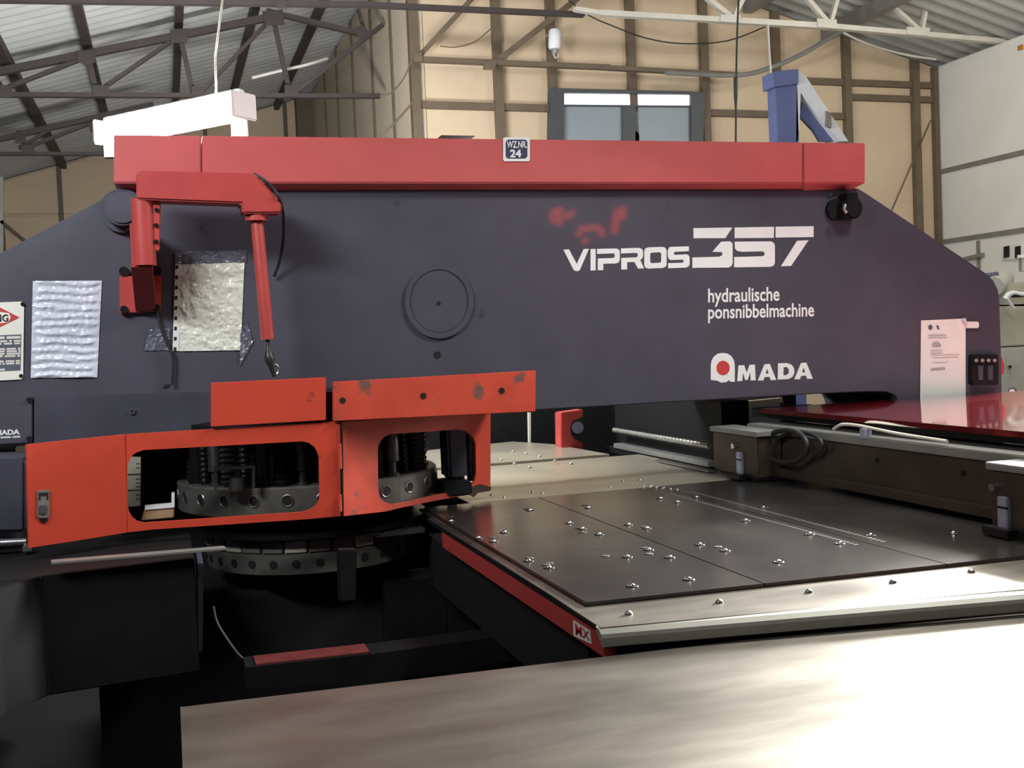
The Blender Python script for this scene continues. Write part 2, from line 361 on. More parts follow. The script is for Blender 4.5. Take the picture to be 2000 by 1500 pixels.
# ------------------------------------------------------------------ trusses
def truss(label, Y, chords, webs, gussets, m, name='roof_truss'):
    pts = [onY(*c[0], Y) for c in chords]
    t = thing(name, (pts[0].x, Y, min(p.z for p in pts)), label, 'truss')
    k = Y / F
    for a, b, w in chords: obj('chord', MB().bar(onY(*a, Y), onY(*b, Y), 0.07, w * k, (0, 0, 1)), m, t)
    for a, b, w in webs: obj('web_member', MB().bar(onY(*a, Y + 0.01), onY(*b, Y + 0.01), 0.05, w * k, (0, 0, 1)), m, t)
    for g in gussets: obj('gusset_plate', MB().prism(poly(g, Y - 0.05), (0, 0.012, 0)), m, t)
    return t
truss('dark roof truss crossing above the fluorescent lamp, nearer of the two in the left bay', 11.7,
      [((-140, 168), (532, 33), 13), ((-140, 185), (742, 188), 8), ((520, 22), (712, 68), 9), ((575, 182), (747, 49), 8)],
      [((12, 172), (168, 112), 7), ((172, 106), (188, 180), 7), ((195, 176), (350, 70), 7), ((352, 70), (378, 185), 6), ((395, 178), (530, 36), 7),
       ((535, 40), (566, 182), 6), ((700, 18), (712, 62), 6), ((-2, 160), (4, 185), 6)],
      [((150, 98), (186, 98), (186, 122), (166, 128), (150, 118)), ((332, 58), (368, 55), (366, 82), (334, 84)), ((512, 22), (552, 18), (556, 48), (518, 50)),
       ((180, 166), (213, 166), (213, 188), (182, 188)), ((0, 166), (24, 166), (24, 190), (0, 190)), ((556, 166), (586, 166), (582, 188), (556, 188)),
       ((690, 60), (706, 46), (722, 62), (706, 78)), ((374, 168), (398, 168), (398, 186), (374, 186))], M['truss'])
truss('dark roof truss low on the left, farther of the two in the left bay', 13.6,
      [((-90, 292), (300, 204), 9), ((-90, 300), (235, 301), 6)],
      [((36, 290), (110, 245), 6), ((58, 286), (200, 232), 6), ((36, 255), (52, 292), 8)],
      [((28, 262), (50, 262), (50, 280), (30, 280)), ((40, 282), (68, 282), (66, 300), (42, 300)), ((172, 240), (184, 236), (188, 258), (176, 258))], M['truss'])
truss('long dark tie beam along the top of the picture above the lamp', 9.7,
      [((-120, -2), (700, 9), 10), ((700, 9), (1140, 29), 9)], [], [((540, -6), (560, -4), (560, 16), (540, 16))], M['truss'], 'tie_beam')
truss('white roof truss at the top right below the corrugated roof', 9.6,
      [((1122, 18), (1170, 26), 8), ((1170, 26), (1400, 39), 11), ((1400, 39), (1620, 52), 12), ((1620, 52), (1990, 84), 11)],
      [((1380, -4), (1426, 32), 10), ((1452, -4), (1432, 34), 9), ((1575, -4), (1616, 44), 10), ((1635, -4), (1622, 44), 9), ((1725, -4), (1794, 58), 8), ((1812, -4), (1800, 60), 8)],
      [((1408, 28), (1446, 28), (1446, 44), (1408, 42)), ((1596, 36), (1634, 38), (1636, 56), (1598, 52)), ((1772, 52), (1816, 54), (1816, 70), (1772, 66))], M['wtruss'])
truss('brown steel wall bracing with slanting struts above the window', 10.35,
      [((808, 116), (1190, 132), 10), ((1190, 133), (1440, 146), 9)], [((815, 114), (925, -6), 10), ((955, 132), (1132, -6), 12)],
      [((944, 120), (972, 116), (966, 136), (944, 136)), ((808, 104), (824, 102), (826, 120), (808, 120))], M['column'], 'wall_bracing')
# pipes, cables and the wall lamp
def cable(name, label, pts, Y, rpx, m, cat='cable', sub=4):
    P = [onY(x, y, Y) if not isinstance(Y, (list, tuple)) else onY(x, y, Y[i]) for i, (x, y) in enumerate(pts)]
    Q = []
    for i in range(len(P) - 1):
        p0, p1, p2, p3 = P[max(i - 1, 0)], P[i], P[i + 1], P[min(i + 2, len(P) - 1)]
        for k in range(sub):
            t = k / sub
            Q.append(0.5 * ((2 * p1) + (p2 - p0) * t + (2 * p0 - 5 * p1 + 4 * p2 - p3) * t * t + (3 * p1 - p0 - 3 * p2 + p3) * t ** 3))
    Q.append(P[-1]); y0 = Y if not isinstance(Y, (list, tuple)) else Y[0]
    return tag(obj(name, MB().tube(Q, rpx * y0 / F, 8), m, smooth=True), label, cat)
cable('conduit', 'thick grey conduit rising in a bow to the roof beside the blue hoist', ((1300, 142), (1440, 147), (1510, 130), (1570, 104), (1640, 62), (1690, 36), (1716, 22)), 10.1, 5, M['conduit'], 'pipe')
cable('conduit', 'pale thin pipe bowing below the white truss towards the right wall', ((1636, 58), (1690, 84), (1760, 105), (1828, 116)), 10.15, 2.6, M['wtruss'], 'pipe')
cable('hanging_cable', 'thin dark cable sagging across the tan wall above the window', ((1110, 0), (1150, 30), (1200, 52), (1260, 74), (1330, 85), (1420, 80), (1500, 50)), 10.25, 1.4, M['cable'])
cable('hanging_cable', 'dark cable hanging straight down right of the window', ((1443, -6), (1440, 60), (1438, 150), (1437, 290)), 8.6, 2.2, M['cable'])
cable('hanging_cable', 'pale cable hanging down in front of the blue hoist post', ((1500, 48), (1502, 90), (1508, 170), (1514, 230), (1520, 285)), 8.0, 2.2, M['cablew'])
cable('hanging_cable', 'thin dark wire hanging loosely on the tan wall left of the window', ((970, 45), (930, 80), (890, 92), (860, 90)), 10.3, 1.2, M['column'])
cable('hanging_cable', 'slanting dark wire across the pale side wall', ((808, 106), (790, 150), (765, 180), (742, 188)), 10.3, 1.6, M['column'])
cable('hanging_cable', 'thin dark rod slanting up from the red beam at the pale side wall', ((742, 268), (778, 232), (806, 200), (806, 196)), 10.2, 2.2, M['column'])
cable('conduit', 'cream pipe with clips climbing along the roof edge above the lamp', ((492, 152), (540, 140), (600, 126), (640, 114)), 12.0, 3, M['wtruss'], 'pipe')
t = thing('cable_plug', onY(1437, 214, 8.5), 'black plug hanging on the dark cable right of the window', 'plug')
obj('plug_body', MB().tube([onY(1437, 152, 8.5), onY(1437, 190, 8.5), onY(1437, 214, 8.5)], [0.02, 0.017, 0.008], 10), M['cable'], t)
L = thing('wall_lamp', onY(1083, 112, 10.25), 'white cylindrical lamp with a hook on the tan wall above the window', 'lamp')
obj('lamp_body', MB().tube([onY(1084, 58, 10.25), onY(1084, 62, 10.25), onY(1083, 92, 10.25), onY(1083, 96, 10.25)], [0.05, 0.063, 0.063, 0.05], 18), M['lampw'], L, smooth=True)
obj('lamp_socket', MB().tube([onY(1083, 96, 10.25), onY(1082, 106, 10.25)], 0.035, 12, 0.02), M['grey'], L)
obj('lamp_hook', MB().tube([onY(1080, 104, 10.25), onY(1085, 113, 10.25), onY(1090, 112, 10.25), onY(1091, 104, 10.25)], 0.008, 6), M['cablew'], L)
obj('lamp_arm', MB().bar(onY(1066, 70, 10.3), onY(1080, 68, 10.3), 0.02, 0.02), M['grey'], L)

# fluorescent lamp on the top of the press
fa, fb = onZ(210, 272, 2.72), onZ(474, 219, 2.72)
fd = (fb - fa).normalized(); fs = V((-fd.y, fd.x, 0))
FLm = thing('fluorescent_lamp', (fb.x, fb.y, 2.40), 'glowing twin tube fluorescent lamp above the left end of the red beam', 'lamp')
obj('lamp_housing', MB().bar(fa + V((0, 0, 0.10)), fb + V((0, 0, 0.10)), 0.05, 0.03), M['lampw'], FLm, bevel=0.008)
obj('lamp_diffuser', MB().bar(fa + V((0, 0, 0.03)), fb + V((0, 0, 0.03)), 0.15, 0.12), M['tube'], FLm, bevel=0.03)
for q in (fa, fb):
    obj('end_cap', MB().bar(q + V((0, 0, 0.03)), q + fd * 0.02 * (1 if q is fb else -1) + V((0, 0, 0.03)), 0.16, 0.13), M['lampw'], FLm, bevel=0.006)
obj('lamp_post', MB().prism([fb + V((-0.055, 0, 0.03)), fb + V((0.02, 0, 0.03)), V((fb.x + 0.03, fb.y, 2.30)), V((fb.x - 0.06, fb.y, 2.30))], (0, 0.05, 0)), M['lampw'], FLm, bevel=0.006)
obj('lamp_bracket', MB().box((fa.x - 0.02, fa.y - 0.03, 2.62), (fa.x + 0.05, fa.y + 0.03, 2.74)), M['grey'], FLm)
obj('lamp_cord', MB().tube([fb + V((-0.12, 0.05, 0.07)), fb + V((-0.1, 0.3, 0.35)), fb + V((0.0, 0.6, 0.9))], 0.006, 6), M['cablew'], FLm)

# blue hoist behind the press
YB = 7.0
hb = thing('hoist_bracket', onY(1560, 420, YB), 'blue steel post with a slanting arm standing behind the red beam', 'hoist')
hb.location.z = 0; ORI[hb] = V(hb.location)
def down(p): return V((p.x, p.y, 0.0))
a, b, c, d = onY(1514, 143, YB), onY(1557, 136, YB), onY(1555, 275, YB), onY(1520, 275, YB)
obj('post', MB().prism([a, b, V((b.x - 0.01, b.y, 0.02)), V((a.x + 0.02, a.y, 0.02))], (0, 0.12, 0)), M['blue'], hb, bevel=0.004)
obj('post_cap', MB().prism(poly(((1510, 140), (1560, 134), (1560, 164), (1512, 170)), YB - 0.02), (0, 0.16, 0)), M['blue'], hb, bevel=0.004)
obj('arm', MB().prism(poly(((1561, 170), (1650, 276), (1602, 276), (1590, 256), (1564, 228), (1568, 196)), YB + 0.06), (0, 0.03, 0)), M['blue'], hb)
obj('flange', MB().prism(poly(((1557, 134), (1576, 152), (1657, 276), (1640, 276), (1557, 172)), YB), (0, 0.16, 0)), M['bluepale'], hb, label='pale grey top flange of the slanting arm')
obj('flange', MB().prism(poly(((1556, 172), (1564, 180), (1562, 232), (1558, 276), (1555, 276)), YB), (0, 0.16, 0)), M['bluepale'], hb, label='pale upright flange of the post')
obj('clip', MB().prism(poly(((1614, 216), (1624, 222), (1624, 250), (1614, 246)), YB - 0.02), (0, 0.02, 0)), M['joint'], hb)

# right background: beige machine, wall plates
YM = 8.2
bg = thing('beige_machine', (onY(1975, 700, YM).x, YM, 0), 'beige machine cabinet with pipes behind the right end of the press', 'machine')
xm0, xm1 = onY(1925, 700, YM).x, onY(2120, 700, YM).x
zt, zm = onY(1975, 628, YM).z, onY(1975, 676, YM).z
obj('upper_cabinet', MB().box((xm0, YM, zm), (xm1, YM + 0.7, zt + 0.17)), M['beige'], bg, bevel=0.01)
obj('lower_cabinet', MB().box((xm0, YM - 0.03, 0.1), (xm1, YM + 0.75, zm - 0.01)), M['beige2'], bg, bevel=0.01)
obj('head', MB().prism(poly(((1944, 560), (1972, 552), (2080, 548), (2080, 600), (1950, 600)), YM), (0, 0.5, 0)), M['beige'], bg, bevel=0.01)
obj('roller', MB().cyl(onY(1940, 560, YM - 0.1), onY(1962, 545, YM + 0.25), 0.09, 18), M['beige2'], bg, smooth=True)
obj('motor', MB().prism(poly(((1931, 538), (1952, 530), (1954, 551), (1934, 552)), YM - 0.05), (0, 0.3, 0)), M['printgrey'], bg, bevel=0.01)
obj('pipe', MB().tube([onY(x, y, YM - 0.12) for x, y in ((1962, 585), (1968, 576), (1978, 572), (1990, 575), (2040, 576))], 0.025, 10), M['lampw'], bg, smooth=True)
obj('pipe', MB().tube([onY(x, y, YM - 0.15) for x, y in ((1966, 582), (1972, 592), (1980, 602))], 0.016, 10), M['lampw'], bg, smooth=True)
obj('dark_pipe', MB().tube([onY(x, y, YM - 0.12) for x, y in ((1978, 577), (2000, 576), (2060, 572))], 0.022, 10), M['bolt'], bg, smooth=True)
obj('cylinder', MB().tube([onY(2000, 498, YM), onY(2000, 530, YM)], 0.045, 16), M['grey'], bg, smooth=True)
obj('cylinder_cap', MB().tube([onY(2000, 498, YM), onY(2000, 504, YM)], 0.06, 16), M['lampw'], bg, smooth=True)
obj('knob', MB().cyl(onY(1973, 716, YM - 0.06), onY(1973, 716, YM - 0.03), 0.014, 10), M['bolt'], bg)
pl = thing('wall_socket', onX(1976, 490, XR - 0.05), 'dark double socket on the white right wall above the beige machine', 'socket')
for x0, x1 in ((1960, 1969), (1982, 1991)):
    q = [onX(x, y, XR - 0.04) for x, y in ((x0, 482), (x1, 480), (x1, 502), (x0, 504))]
    obj('socket_face', MB().prism(q, (0.04, 0, 0)), M['bolt'], pl)
obj('back_plate', MB().prism([onX(x, y, XR - 0.02) for x, y in ((1957, 479), (1994, 475), (1994, 506), (1957, 508))], (0.02, 0, 0)), M['paper'], pl)
tag(obj('wall_bracket', MB().prism([onX(x, y, XR - 0.06) for x, y in ((1880, 503), (1915, 494), (1915, 502), (1880, 510))], (0.06, 0, 0)), M['joint']), 'small grey bracket on the white right wall above the press edge', 'bracket')
tag(obj('junction_box', MB().box(onX(1996, 96, XR - 0.02), onX(1996, 96, XR - 0.02) + V((0.04, 0.06, 0.05))), mat('orange_cap', (180, 130, 50), 0.5)), 'small orange box under the roof at the upper right edge', 'box')

# ================================================================== THE PRESS
YF = 4.3
press = thing('punch_press', (1.9, 4.6, 0), 'large dark blue turret punch press with red top beam and red turret guard', 'machine')
fr_px = [(232, 372), (1676, 368), (1690, 376), (1925, 533), (1941, 548), (1950, 566), (1953, 590), (1956, 690), (1958, 800), (1975, 1180), (1800, 1180),
         (1762, 810), (1757, 788), (1748, 772), (1730, 765), (1690, 765), (1580, 770), (1045, 801), (660, 818), (410, 842), (30, 872), (34, 1330), (-420, 1400), (-420, 718)]
frame = obj('frame', MB().prism(poly(fr_px, YF), (0, 0.62, 0)), M['paint'], press, bevel=0.004)
# round cover, holes, lifting pins
obj('round_cover', MB().plate([circ(858, 588, 67, YF - 0.012, 40, 73), circ(858, 588, 57, YF - 0.012, 40, 62)], (0, 0.014, 0)), M['paint'], frame)
obj('cover_disc', MB().prism(circ(858, 588, 56, YF - 0.008, 40, 61), (0, 0.012, 0)), M['paint'], frame)
obj('drilled_hole', MB().prism(circ(854, 693, 7, YF - 0.002, 14), (0, 0.003, 0)), M['pit'], frame)
obj('drilled_hole', MB().prism(circ(857, 592, 4, YF - 0.011, 12), (0, 0.004, 0)), M['pit'], frame)
obj('drilled_hole', MB().prism([onY(x, y, YF - 0.002) for x, y in ((317, 757), (323, 751), (333, 750), (330, 757), (322, 760))], (0, 0.003, 0)), M['pit'], frame)
p = onY(240, 413, YF)
obj('lifting_pin', MB().cyl(p, p + V((0, -0.09, 0)), 0.062, 24), M['paint'], frame, bevel=0.008, smooth=True)
obj('pin_collar', MB().cyl(p, p + V((0, -0.02, 0)), 0.082, 24), M['paint2'], frame, smooth=True)
p = onY(1648, 410, YF)
obj('lifting_pin', MB().cyl(p, p + V((0, -0.08, 0)), 0.05, 20), M['black'], frame, bevel=0.008, smooth=True)
obj('pin_collar', MB().cyl(p + V((-0.05, 0, 0)), p + V((-0.05, -0.02, 0)), 0.05, 20), M['black'], frame, smooth=True)
obj('pin_bracket', MB().prism(poly(((1654, 376), (1676, 376), (1680, 420), (1668, 428), (1658, 420)), YF - 0.07), (0, 0.07, 0)), M['black'], frame, bevel=0.004)
obj('eye_bolt', MB().tube([onY(1650, 400, YF - 0.09), onY(1648, 408, YF - 0.1), onY(1652, 415, YF - 0.09)], 0.008, 8), M['steel'], frame)
obj('bright_screw', MB().cyl(onY(1622, 380, YF), onY(1622, 380, YF - 0.012), 0.008, 10), M['chrome'], frame)
# red beam in three lengths
for x0, x1, n in ((222, 393, 1), (394.5, 1568, 0), (1569.5, 1690, 2)):
    def ed(x): return 263 + (x - 222) * 0.0112
    YB0 = YF - 0.06
    q = [onY(x0, ed(x0), YB0), onY(x1, ed(x1), YB0), onY(x1, 357.5, YB0), onY(x0, 357, YB0)]
    bx0 = x0 + (34 if n == 1 else 0); bx1 = x1 - (26 if n == 2 else 0)
    r = [onY(bx0, 372, YF - 0.001), onY(bx1, 369, YF - 0.001)]
    mb = MB(); back = YF + 0.68
    A = q + [V((q[0].x, back, q[0].z)), V((q[1].x, back, q[1].z)), V((q[1].x, back, q[2].z)), V((q[0].x, back, q[3].z)), r[0], r[1], V((r[1].x, back, r[1].z)), V((r[0].x, back, r[0].z))]
    mb.add(A, [(0, 1, 2, 3), (0, 4, 5, 1), (4, 7, 6, 5), (3, 2, 9, 8), (8, 9, 10, 11), (11, 10, 6, 7), (1, 5, 6, 2), (2, 6, 10, 9), (0, 3, 7, 4), (3, 8, 11, 7)])
    obj('top_beam', mb, M['red'], press, bevel=0.004)
# number plate
npl = obj('number_plate', MB().prism([onY(x, y, YF - 0.064) for x, y in rrect(983, 268, 1035, 315, 4)], (0, 0.006, 0)), M['white'], press, bevel=0.0)
obj('plate_print', MB().prism([onY(x, y, YF - 0.0655) for x, y in rrect(988, 272.5, 1030, 309.5, 6)], (0, 0.002, 0)), M['navy'], npl)
mb = MB(); tq(mb, 'WZ.NR.', ((990, 275.5), (1029, 275.5), (1029, 289), (990, 289)), YF - 0.068, 0.02)
tq(mb, '24', ((996, 292), (1018, 292), (1018, 307.5), (996, 307.5)), YF - 0.068, 0.035)
obj('plate_lettering', mb, M['white'], npl, label='white letters WZ.NR. 24 on the number plate')
tag_ = obj('beam_clip', MB().box(onY(862, 264, YF + 0.3), onY(914, 276, YF + 0.42)), M['black'], press)

# painted lettering on the frame face
YL = YF - 0.0015
K = 10 / 3
def zp(pts): return poly(pts, YL, 1050, 400, K)
vip = [
    [(168, 292), (205, 290), (255, 385), (300, 288), (335, 286), (275, 425), (262, 432), (245, 430), (235, 424)],
    [(345, 288), (378, 287), (378, 427), (345, 428)],
    [(388, 287), (510, 284), (528, 290), (535, 305), (535, 360), (528, 375), (510, 382), (428, 384), (428, 425), (392, 426), (392, 350), (495, 346), (502, 340), (502, 322), (495, 316), (388, 320)],
    [(543, 284), (660, 280), (680, 288), (687, 303), (687, 335), (678, 352), (668, 358), (693, 414), (655, 416), (630, 372), (583, 374), (583, 420), (545, 422), (545, 346), (645, 342), (652, 335), (652, 320), (645, 313), (543, 317)],
    [(865, 274), (985, 270), (985, 302), (895, 306), (888, 312), (888, 322), (895, 326), (970, 322), (985, 330), (990, 345), (990, 390), (980, 403), (965, 409), (850, 413), (850, 380), (945, 377), (951, 371), (951, 362), (945, 357), (868, 360), (855, 352), (848, 337), (848, 300), (855, 281)]]
mb = MB()
for q in vip: mb.prism(zp(q), (0, 0.002, 0))
mb.plate([zp([(722, 277), (815, 274), (832, 280), (840, 295), (840, 390), (832, 404), (815, 411), (722, 415), (702, 409), (695, 395), (695, 298), (703, 283)]),
          zp([(740, 312), (795, 309), (805, 317), (805, 368), (797, 377), (742, 380), (733, 372), (733, 320)])], (0, 0.002, 0))
obj('model_lettering', mb, M['white'], press, label='white wide letters VIPROS')
mb = MB()
for q in [[(1015, 152), (1268, 148), (1222, 217), (1015, 218)],
          [(1195, 240), (1255, 238), (1270, 252), (1270, 380), (1262, 398), (1245, 408), (1008, 411), (1008, 343), (1185, 338), (1203, 328), (1203, 308), (1138, 306)],
          [(1283, 148), (1540, 143), (1538, 215), (1283, 217)],
          [(1283, 240), (1520, 238), (1538, 248), (1545, 265), (1545, 380), (1535, 397), (1515, 404), (1280, 407), (1280, 340), (1465, 335), (1478, 328), (1478, 312), (1465, 303), (1330, 306), (1300, 300), (1285, 285)],
          [(1550, 143), (1797, 139), (1797, 210), (1550, 213)], [(1690, 234), (1765, 230), (1650, 398), (1585, 400)]]:
    mb.prism(zp(q), (0, 0.002, 0))
obj('model_number', mb, M['white'], press, label='large white split numerals 357')
mb = MB()
tq(mb, 'hydraulische', [(1050 + x / K, 400 + y / K) for x, y in ((1110, 540), (1575, 528), (1575, 622), (1110, 634))], YL, 0.018, (0, 0.74))
tq(mb, 'ponsnibbelmachine', [(1050 + x / K, 400 + y / K) for x, y in ((1110, 648), (1800, 632), (1800, 724), (1110, 740))], YL, 0.018, (0, 0.74))
obj('type_lettering', mb, M['white'], press, label='two lines of white letters hydraulische ponsnibbelmachine')
em = MB()
arch = [(1128, 1140), (1128, 1045), (1133, 1015), (1148, 988), (1172, 970), (1205, 964), (1238, 969), (1263, 987), (1278, 1013), (1284, 1045), (1284, 1152), (1252, 1152), (1250, 1140), (1225, 1156), (1195, 1158), (1172, 1146)]
emb = obj('emblem', em.prism(zp(arch), (0, 0.002, 0)), M['white'], press, label='white arch emblem with a red disc')
obj('emblem_disc', MB().prism([onY(1050 + (1208 + 43 * math.cos(q)) / K, 400 + (1062 + 47 * math.sin(q)) / K, YL - 0.001) for q in [2 * math.pi * i / 28 for i in range(28)]], (0, 0.002, 0)), M['printred'], emb)
mb = MB()
mb.prism(zp([(1300, 1148), (1308, 1046), (1345, 1044), (1362, 1095), (1380, 1042), (1415, 1040), (1420, 1142), (1388, 1144), (1385, 1088), (1368, 1140), (1352, 1141), (1337, 1091), (1333, 1147)]), (0, 0.002, 0))
for dx, dy in ((0, 0), (238, -8)):
    mb.plate([zp([(x + dx, y + dy) for x, y in ((1434, 1144), (1478, 1038), (1512, 1036), (1554, 1140), (1518, 1142), (1510, 1120), (1478, 1122), (1470, 1144))]),
              zp([(x + dx, y + dy) for x, y in ((1484, 1100), (1505, 1098), (1494, 1066))])], (0, 0.002, 0))
mb.plate([zp([(1564, 1138), (1566, 1032), (1625, 1030), (1655, 1042), (1670, 1065), (1672, 1095), (1660, 1120), (1632, 1135)]),
          zp([(1600, 1110), (1602, 1058), (1622, 1056), (1636, 1070), (1636, 1095), (1622, 1109)])], (0, 0.002, 0))
obj('maker_lettering', mb, M['white'], press, label='bold white letters MADA beside the emblem')

# warning sign at the left edge
sgn = obj('warning_sign', MB().prism(poly(((-95, 594), (42, 589), (44, 593), (47, 600), (45, 738), (42, 741), (-95, 748)), YF - 0.006), (0, 0.006, 0)), M['cream'], press, label='white warning sign with red diamond and grey text block')
mb = MB()
mb.plate([poly(((-28, 582 + 4), (38, 620), (-28, 652), (-94, 622)), YF - 0.0075), poly(((-28, 604), (17, 611), (21, 619), (17, 629), (-28, 636), (-78, 624), (-78, 614)), YF - 0.0075)], (0, 0.001, 0))
obj('sign_diamond', mb, M['printred'], sgn)
obj('sign_block', MB().prism(poly(((-90, 659), (41, 653), (40, 723), (-90, 729)), YF - 0.0075), (0, 0.001, 0)), M['printgrey'], sgn)
mb = MB()
tq(mb, 'WARNING', ((-74, 614), (16, 614), (16, 628), (-74, 629)), YF - 0.0085, 0.01)
obj('sign_word', mb, M['bolt'], sgn)
mb = MB()
for words, y0, h in (((-86, -60, -56, -18, -14, 9, 13, 40), 656, 5), ((-86, -40, -36, -8, -4, 14, 18, 23, 27, 40), 663.5, 3.6), ((-86, -70, -66, -20, -16, 3, 8, 24, 28, 39), 668.5, 3.6),
                     ((-86, -50, -46, -30, -26, 10, 13, 31, 35, 40), 679, 3.6), ((-86, -62, -58, 9, 13, 33, 36, 40), 683.7, 3.6), ((-86, -44, -40, -4, 0, 9, 13, 40), 688.4, 3.6), ((-86, -30, -26, 5, 9, 30, 34, 39), 693, 3.6),
                     ((-86, -48, -44, -20, -16, 7, 11, 28, 31, 39), 703, 3.6), ((-86, -66, -62, 2, 5, 9, 12, 28, 31, 39), 707.6, 3.6), ((-86, -54, -50, -20, -14, 10), 719, 3.6)):
    for x0, x1 in zip(words[::2], words[1::2]):
        x = x0
        while x < x1:                                            # too small to read in the photograph: rows of letter-sized strokes
            w = min(x1 - x, random.uniform(1.2, 2.4)); dy = (40 - x) * 0.032
            mb.prism(poly(((x, y0 + dy), (x + w, y0 + dy), (x + w, y0 + h + dy), (x, y0 + h + dy)), YF - 0.0085), (0, 0.0008, 0)); x += w + 0.35
obj('sign_lettering', mb, M['cream'], sgn)
for x, y in ((44, 594), (41, 734)):
    obj('screw', MB().cyl(onY(x, y, YF), onY(x, y, YF - 0.01), 0.007, 10), M['bolt'], sgn)

# panels at the left below the frame face
YP = YF - 0.05
pn = obj('side_panel', MB().prism(poly(((66, 776), (640, 758), (640, 840), (66, 868)), YP), (0, 0.05, 0)), M['paint2'], press, bevel=0.003)
obj('screw', MB().cyl(onY(258, 803, YP), onY(258, 803, YP - 0.008), 0.012, 14), M['paint'], pn)
obj('screw_slot', MB().cyl(onY(258, 803, YP - 0.008), onY(258, 803, YP - 0.009), 0.006, 10), M['pit'], pn)
pn2 = obj('name_panel', MB().prism(poly(((-300, 790), (63, 775), (63, 865), (-300, 884)), YP), (0, 0.05, 0)), M['paint'], press, bevel=0.003)
mb = MB(); tq(mb, 'AMADA', ((-22, 841), (38.5, 838), (38.5, 848.5), (-22, 851)), YP - 0.0015, 0.04); [mb.prism(poly(((x, 851 + (38 - x) * 0.05), (x + 1.9, 851 + (38 - x) * 0.05), (x + 1.9, 854.5 + (38 - x) * 0.05), (x, 854.5 + (38 - x) * 0.05)), YP - 0.0015), (0, 0.0008, 0)) for x in [-30 + 2.6 * k for k in range(27) if k not in (11, 20)]]
obj('panel_lettering', mb, M['white'], pn2, label='small white letters AMADA with a fine line below')
for x, y in ((57, 781), (57, 857)):
    obj('screw', MB().cyl(onY(x, y, YP), onY(x, y, YP - 0.008), 0.01, 10), M['black'], pn2)
lc = obj('lower_door', MB().prism(poly(((-300, 906), (51, 895), (51, 1040), (-300, 1052)), 3.95), (0, 0.3, 0)), M['paint2'], press, bevel=0.012)
obj('grab_rail', MB().cyl(onY(-200, 1072, 3.9), onY(52, 1058, 3.9), 0.014, 12), M['steel'], press, smooth=True)
obj('rail_block', MB().prism(poly(((44, 1068), (62, 1066), (62, 1076), (44, 1078)), 3.85), (0, 0.05, 0)), M['steel'], press)

# swing arm
YA = YF - 0.30
arm = obj('swing_arm', MB().prism(poly(((266, 338), (272, 333), (490, 338), (500, 341), (551, 397), (550, 416), (474, 417), (471, 397), (360, 393), (266, 389)), YA), (0, 0.11, 0)), M['red2'], press, bevel=0.006)
c0 = onY(277, 389, YA + 0.045); c1 = onY(277, 519, YA + 0.045)
obj('arm_column', MB().cyl(c0, V((c0.x, c0.y, c1.z)), 0.038, 24), M['red2'], arm, smooth=True)
mb = MB().prism(poly(((297, 391), (314, 394), (312, 489), (297, 492)), YA + 0.03), (0, 0.03, 0))
obj('side_strip', mb, M['red2'], arm, bevel=0.003)
for x, y in ((306, 410), (305, 440), (305, 472)): obj('bolt', MB().cyl(onY(x, y, YA + 0.03), onY(x, y, YA + 0.022), 0.008, 10), M['bolt'], arm)
# bracket: box from the frame with a slanting underside
aL, aR, aT = onY(256, 519, YA + 0.01), onY(298, 519, YA + 0.01), onY(276, 430, YA).z
bL, bR = onY(254, 610, YF - 0.03), onY(296, 610, YF - 0.03)
mb = MB().prism([V((aL.x, aL.y + 0.085, aT)), V((aL.x, aL.y + 0.085, aL.z + 0.02)), V((aL.x, aL.y + 0.01, aL.z - 0.004)), V((aL.x, YF - 0.02, bL.z)), V((aL.x, YF - 0.02, aT))], (aR.x - aL.x, 0, 0))
obj('arm_bracket', mb, M['red2'], arm, bevel=0.002)
obj('bracket_plate', MB().prism(poly(((233, 540), (316, 536), (314, 608), (234, 612)), YF - 0.025), (0, 0.025, 0)), M['red2'], arm, bevel=0.003)
for x, y in ((242, 530), (306, 529)): obj('bracket_bolt', MB().cyl(onY(x, y, YF), onY(x, y, YF - 0.03), 0.018, 12), M['bolt'], arm)
for x, y in ((242, 604), (305, 601)): obj('bracket_bolt', MB().cyl(onY(x, y, YF - 0.025), onY(x, y, YF - 0.035), 0.014, 12), M['bolt'], arm)
obj('rod_collar', MB().tube([onY(501, 415, YA + 0.05), onY(501.5, 432, YA + 0.05)], 0.041, 20), M['red2'], arm)
obj('hanging_rod', MB().tube([onY(502, 432, YA + 0.05), onY(503, 446, YA + 0.05), onY(523, 663, YA + 0.05)], [0.021, 0.023, 0.024], 20), M['red2'], arm, smooth=True)
obj('rod_tip', MB().tube([onY(x, y, YA + 0.05) for x, y in ((523, 662), (524, 680), (525, 694), (527, 704), (529, 712), (532, 720), (536, 736))], [0.009, 0.010, 0.016, 0.019, 0.012, 0.011, 0.007], 12), M['dsteel'], arm, smooth=True)
obj('tip_link', MB().tube([onY(538 + 6 * math.cos(q), 722 + 10 * math.sin(q), YA + 0.05) for q in [2 * math.pi * i / 12 for i in range(12)]], 0.004, 6), M['steel'], arm)
def spl(pts, sub=5):
    P = [V(p) for p in pts]; Q = []
    for i in range(len(P) - 1):
        p0, p1, p2, p3 = P[max(i - 1, 0)], P[i], P[i + 1], P[min(i + 2, len(P) - 1)]
        for k in range(sub):
            t = k / sub; Q.append(0.5 * ((2 * p1) + (p2 - p0) * t + (2 * p0 - 5 * p1 + 4 * p2 - p3) * t * t + (3 * p1 - p0 - 3 * p2 + p3) * t ** 3))
    Q.append(P[-1]); return Q
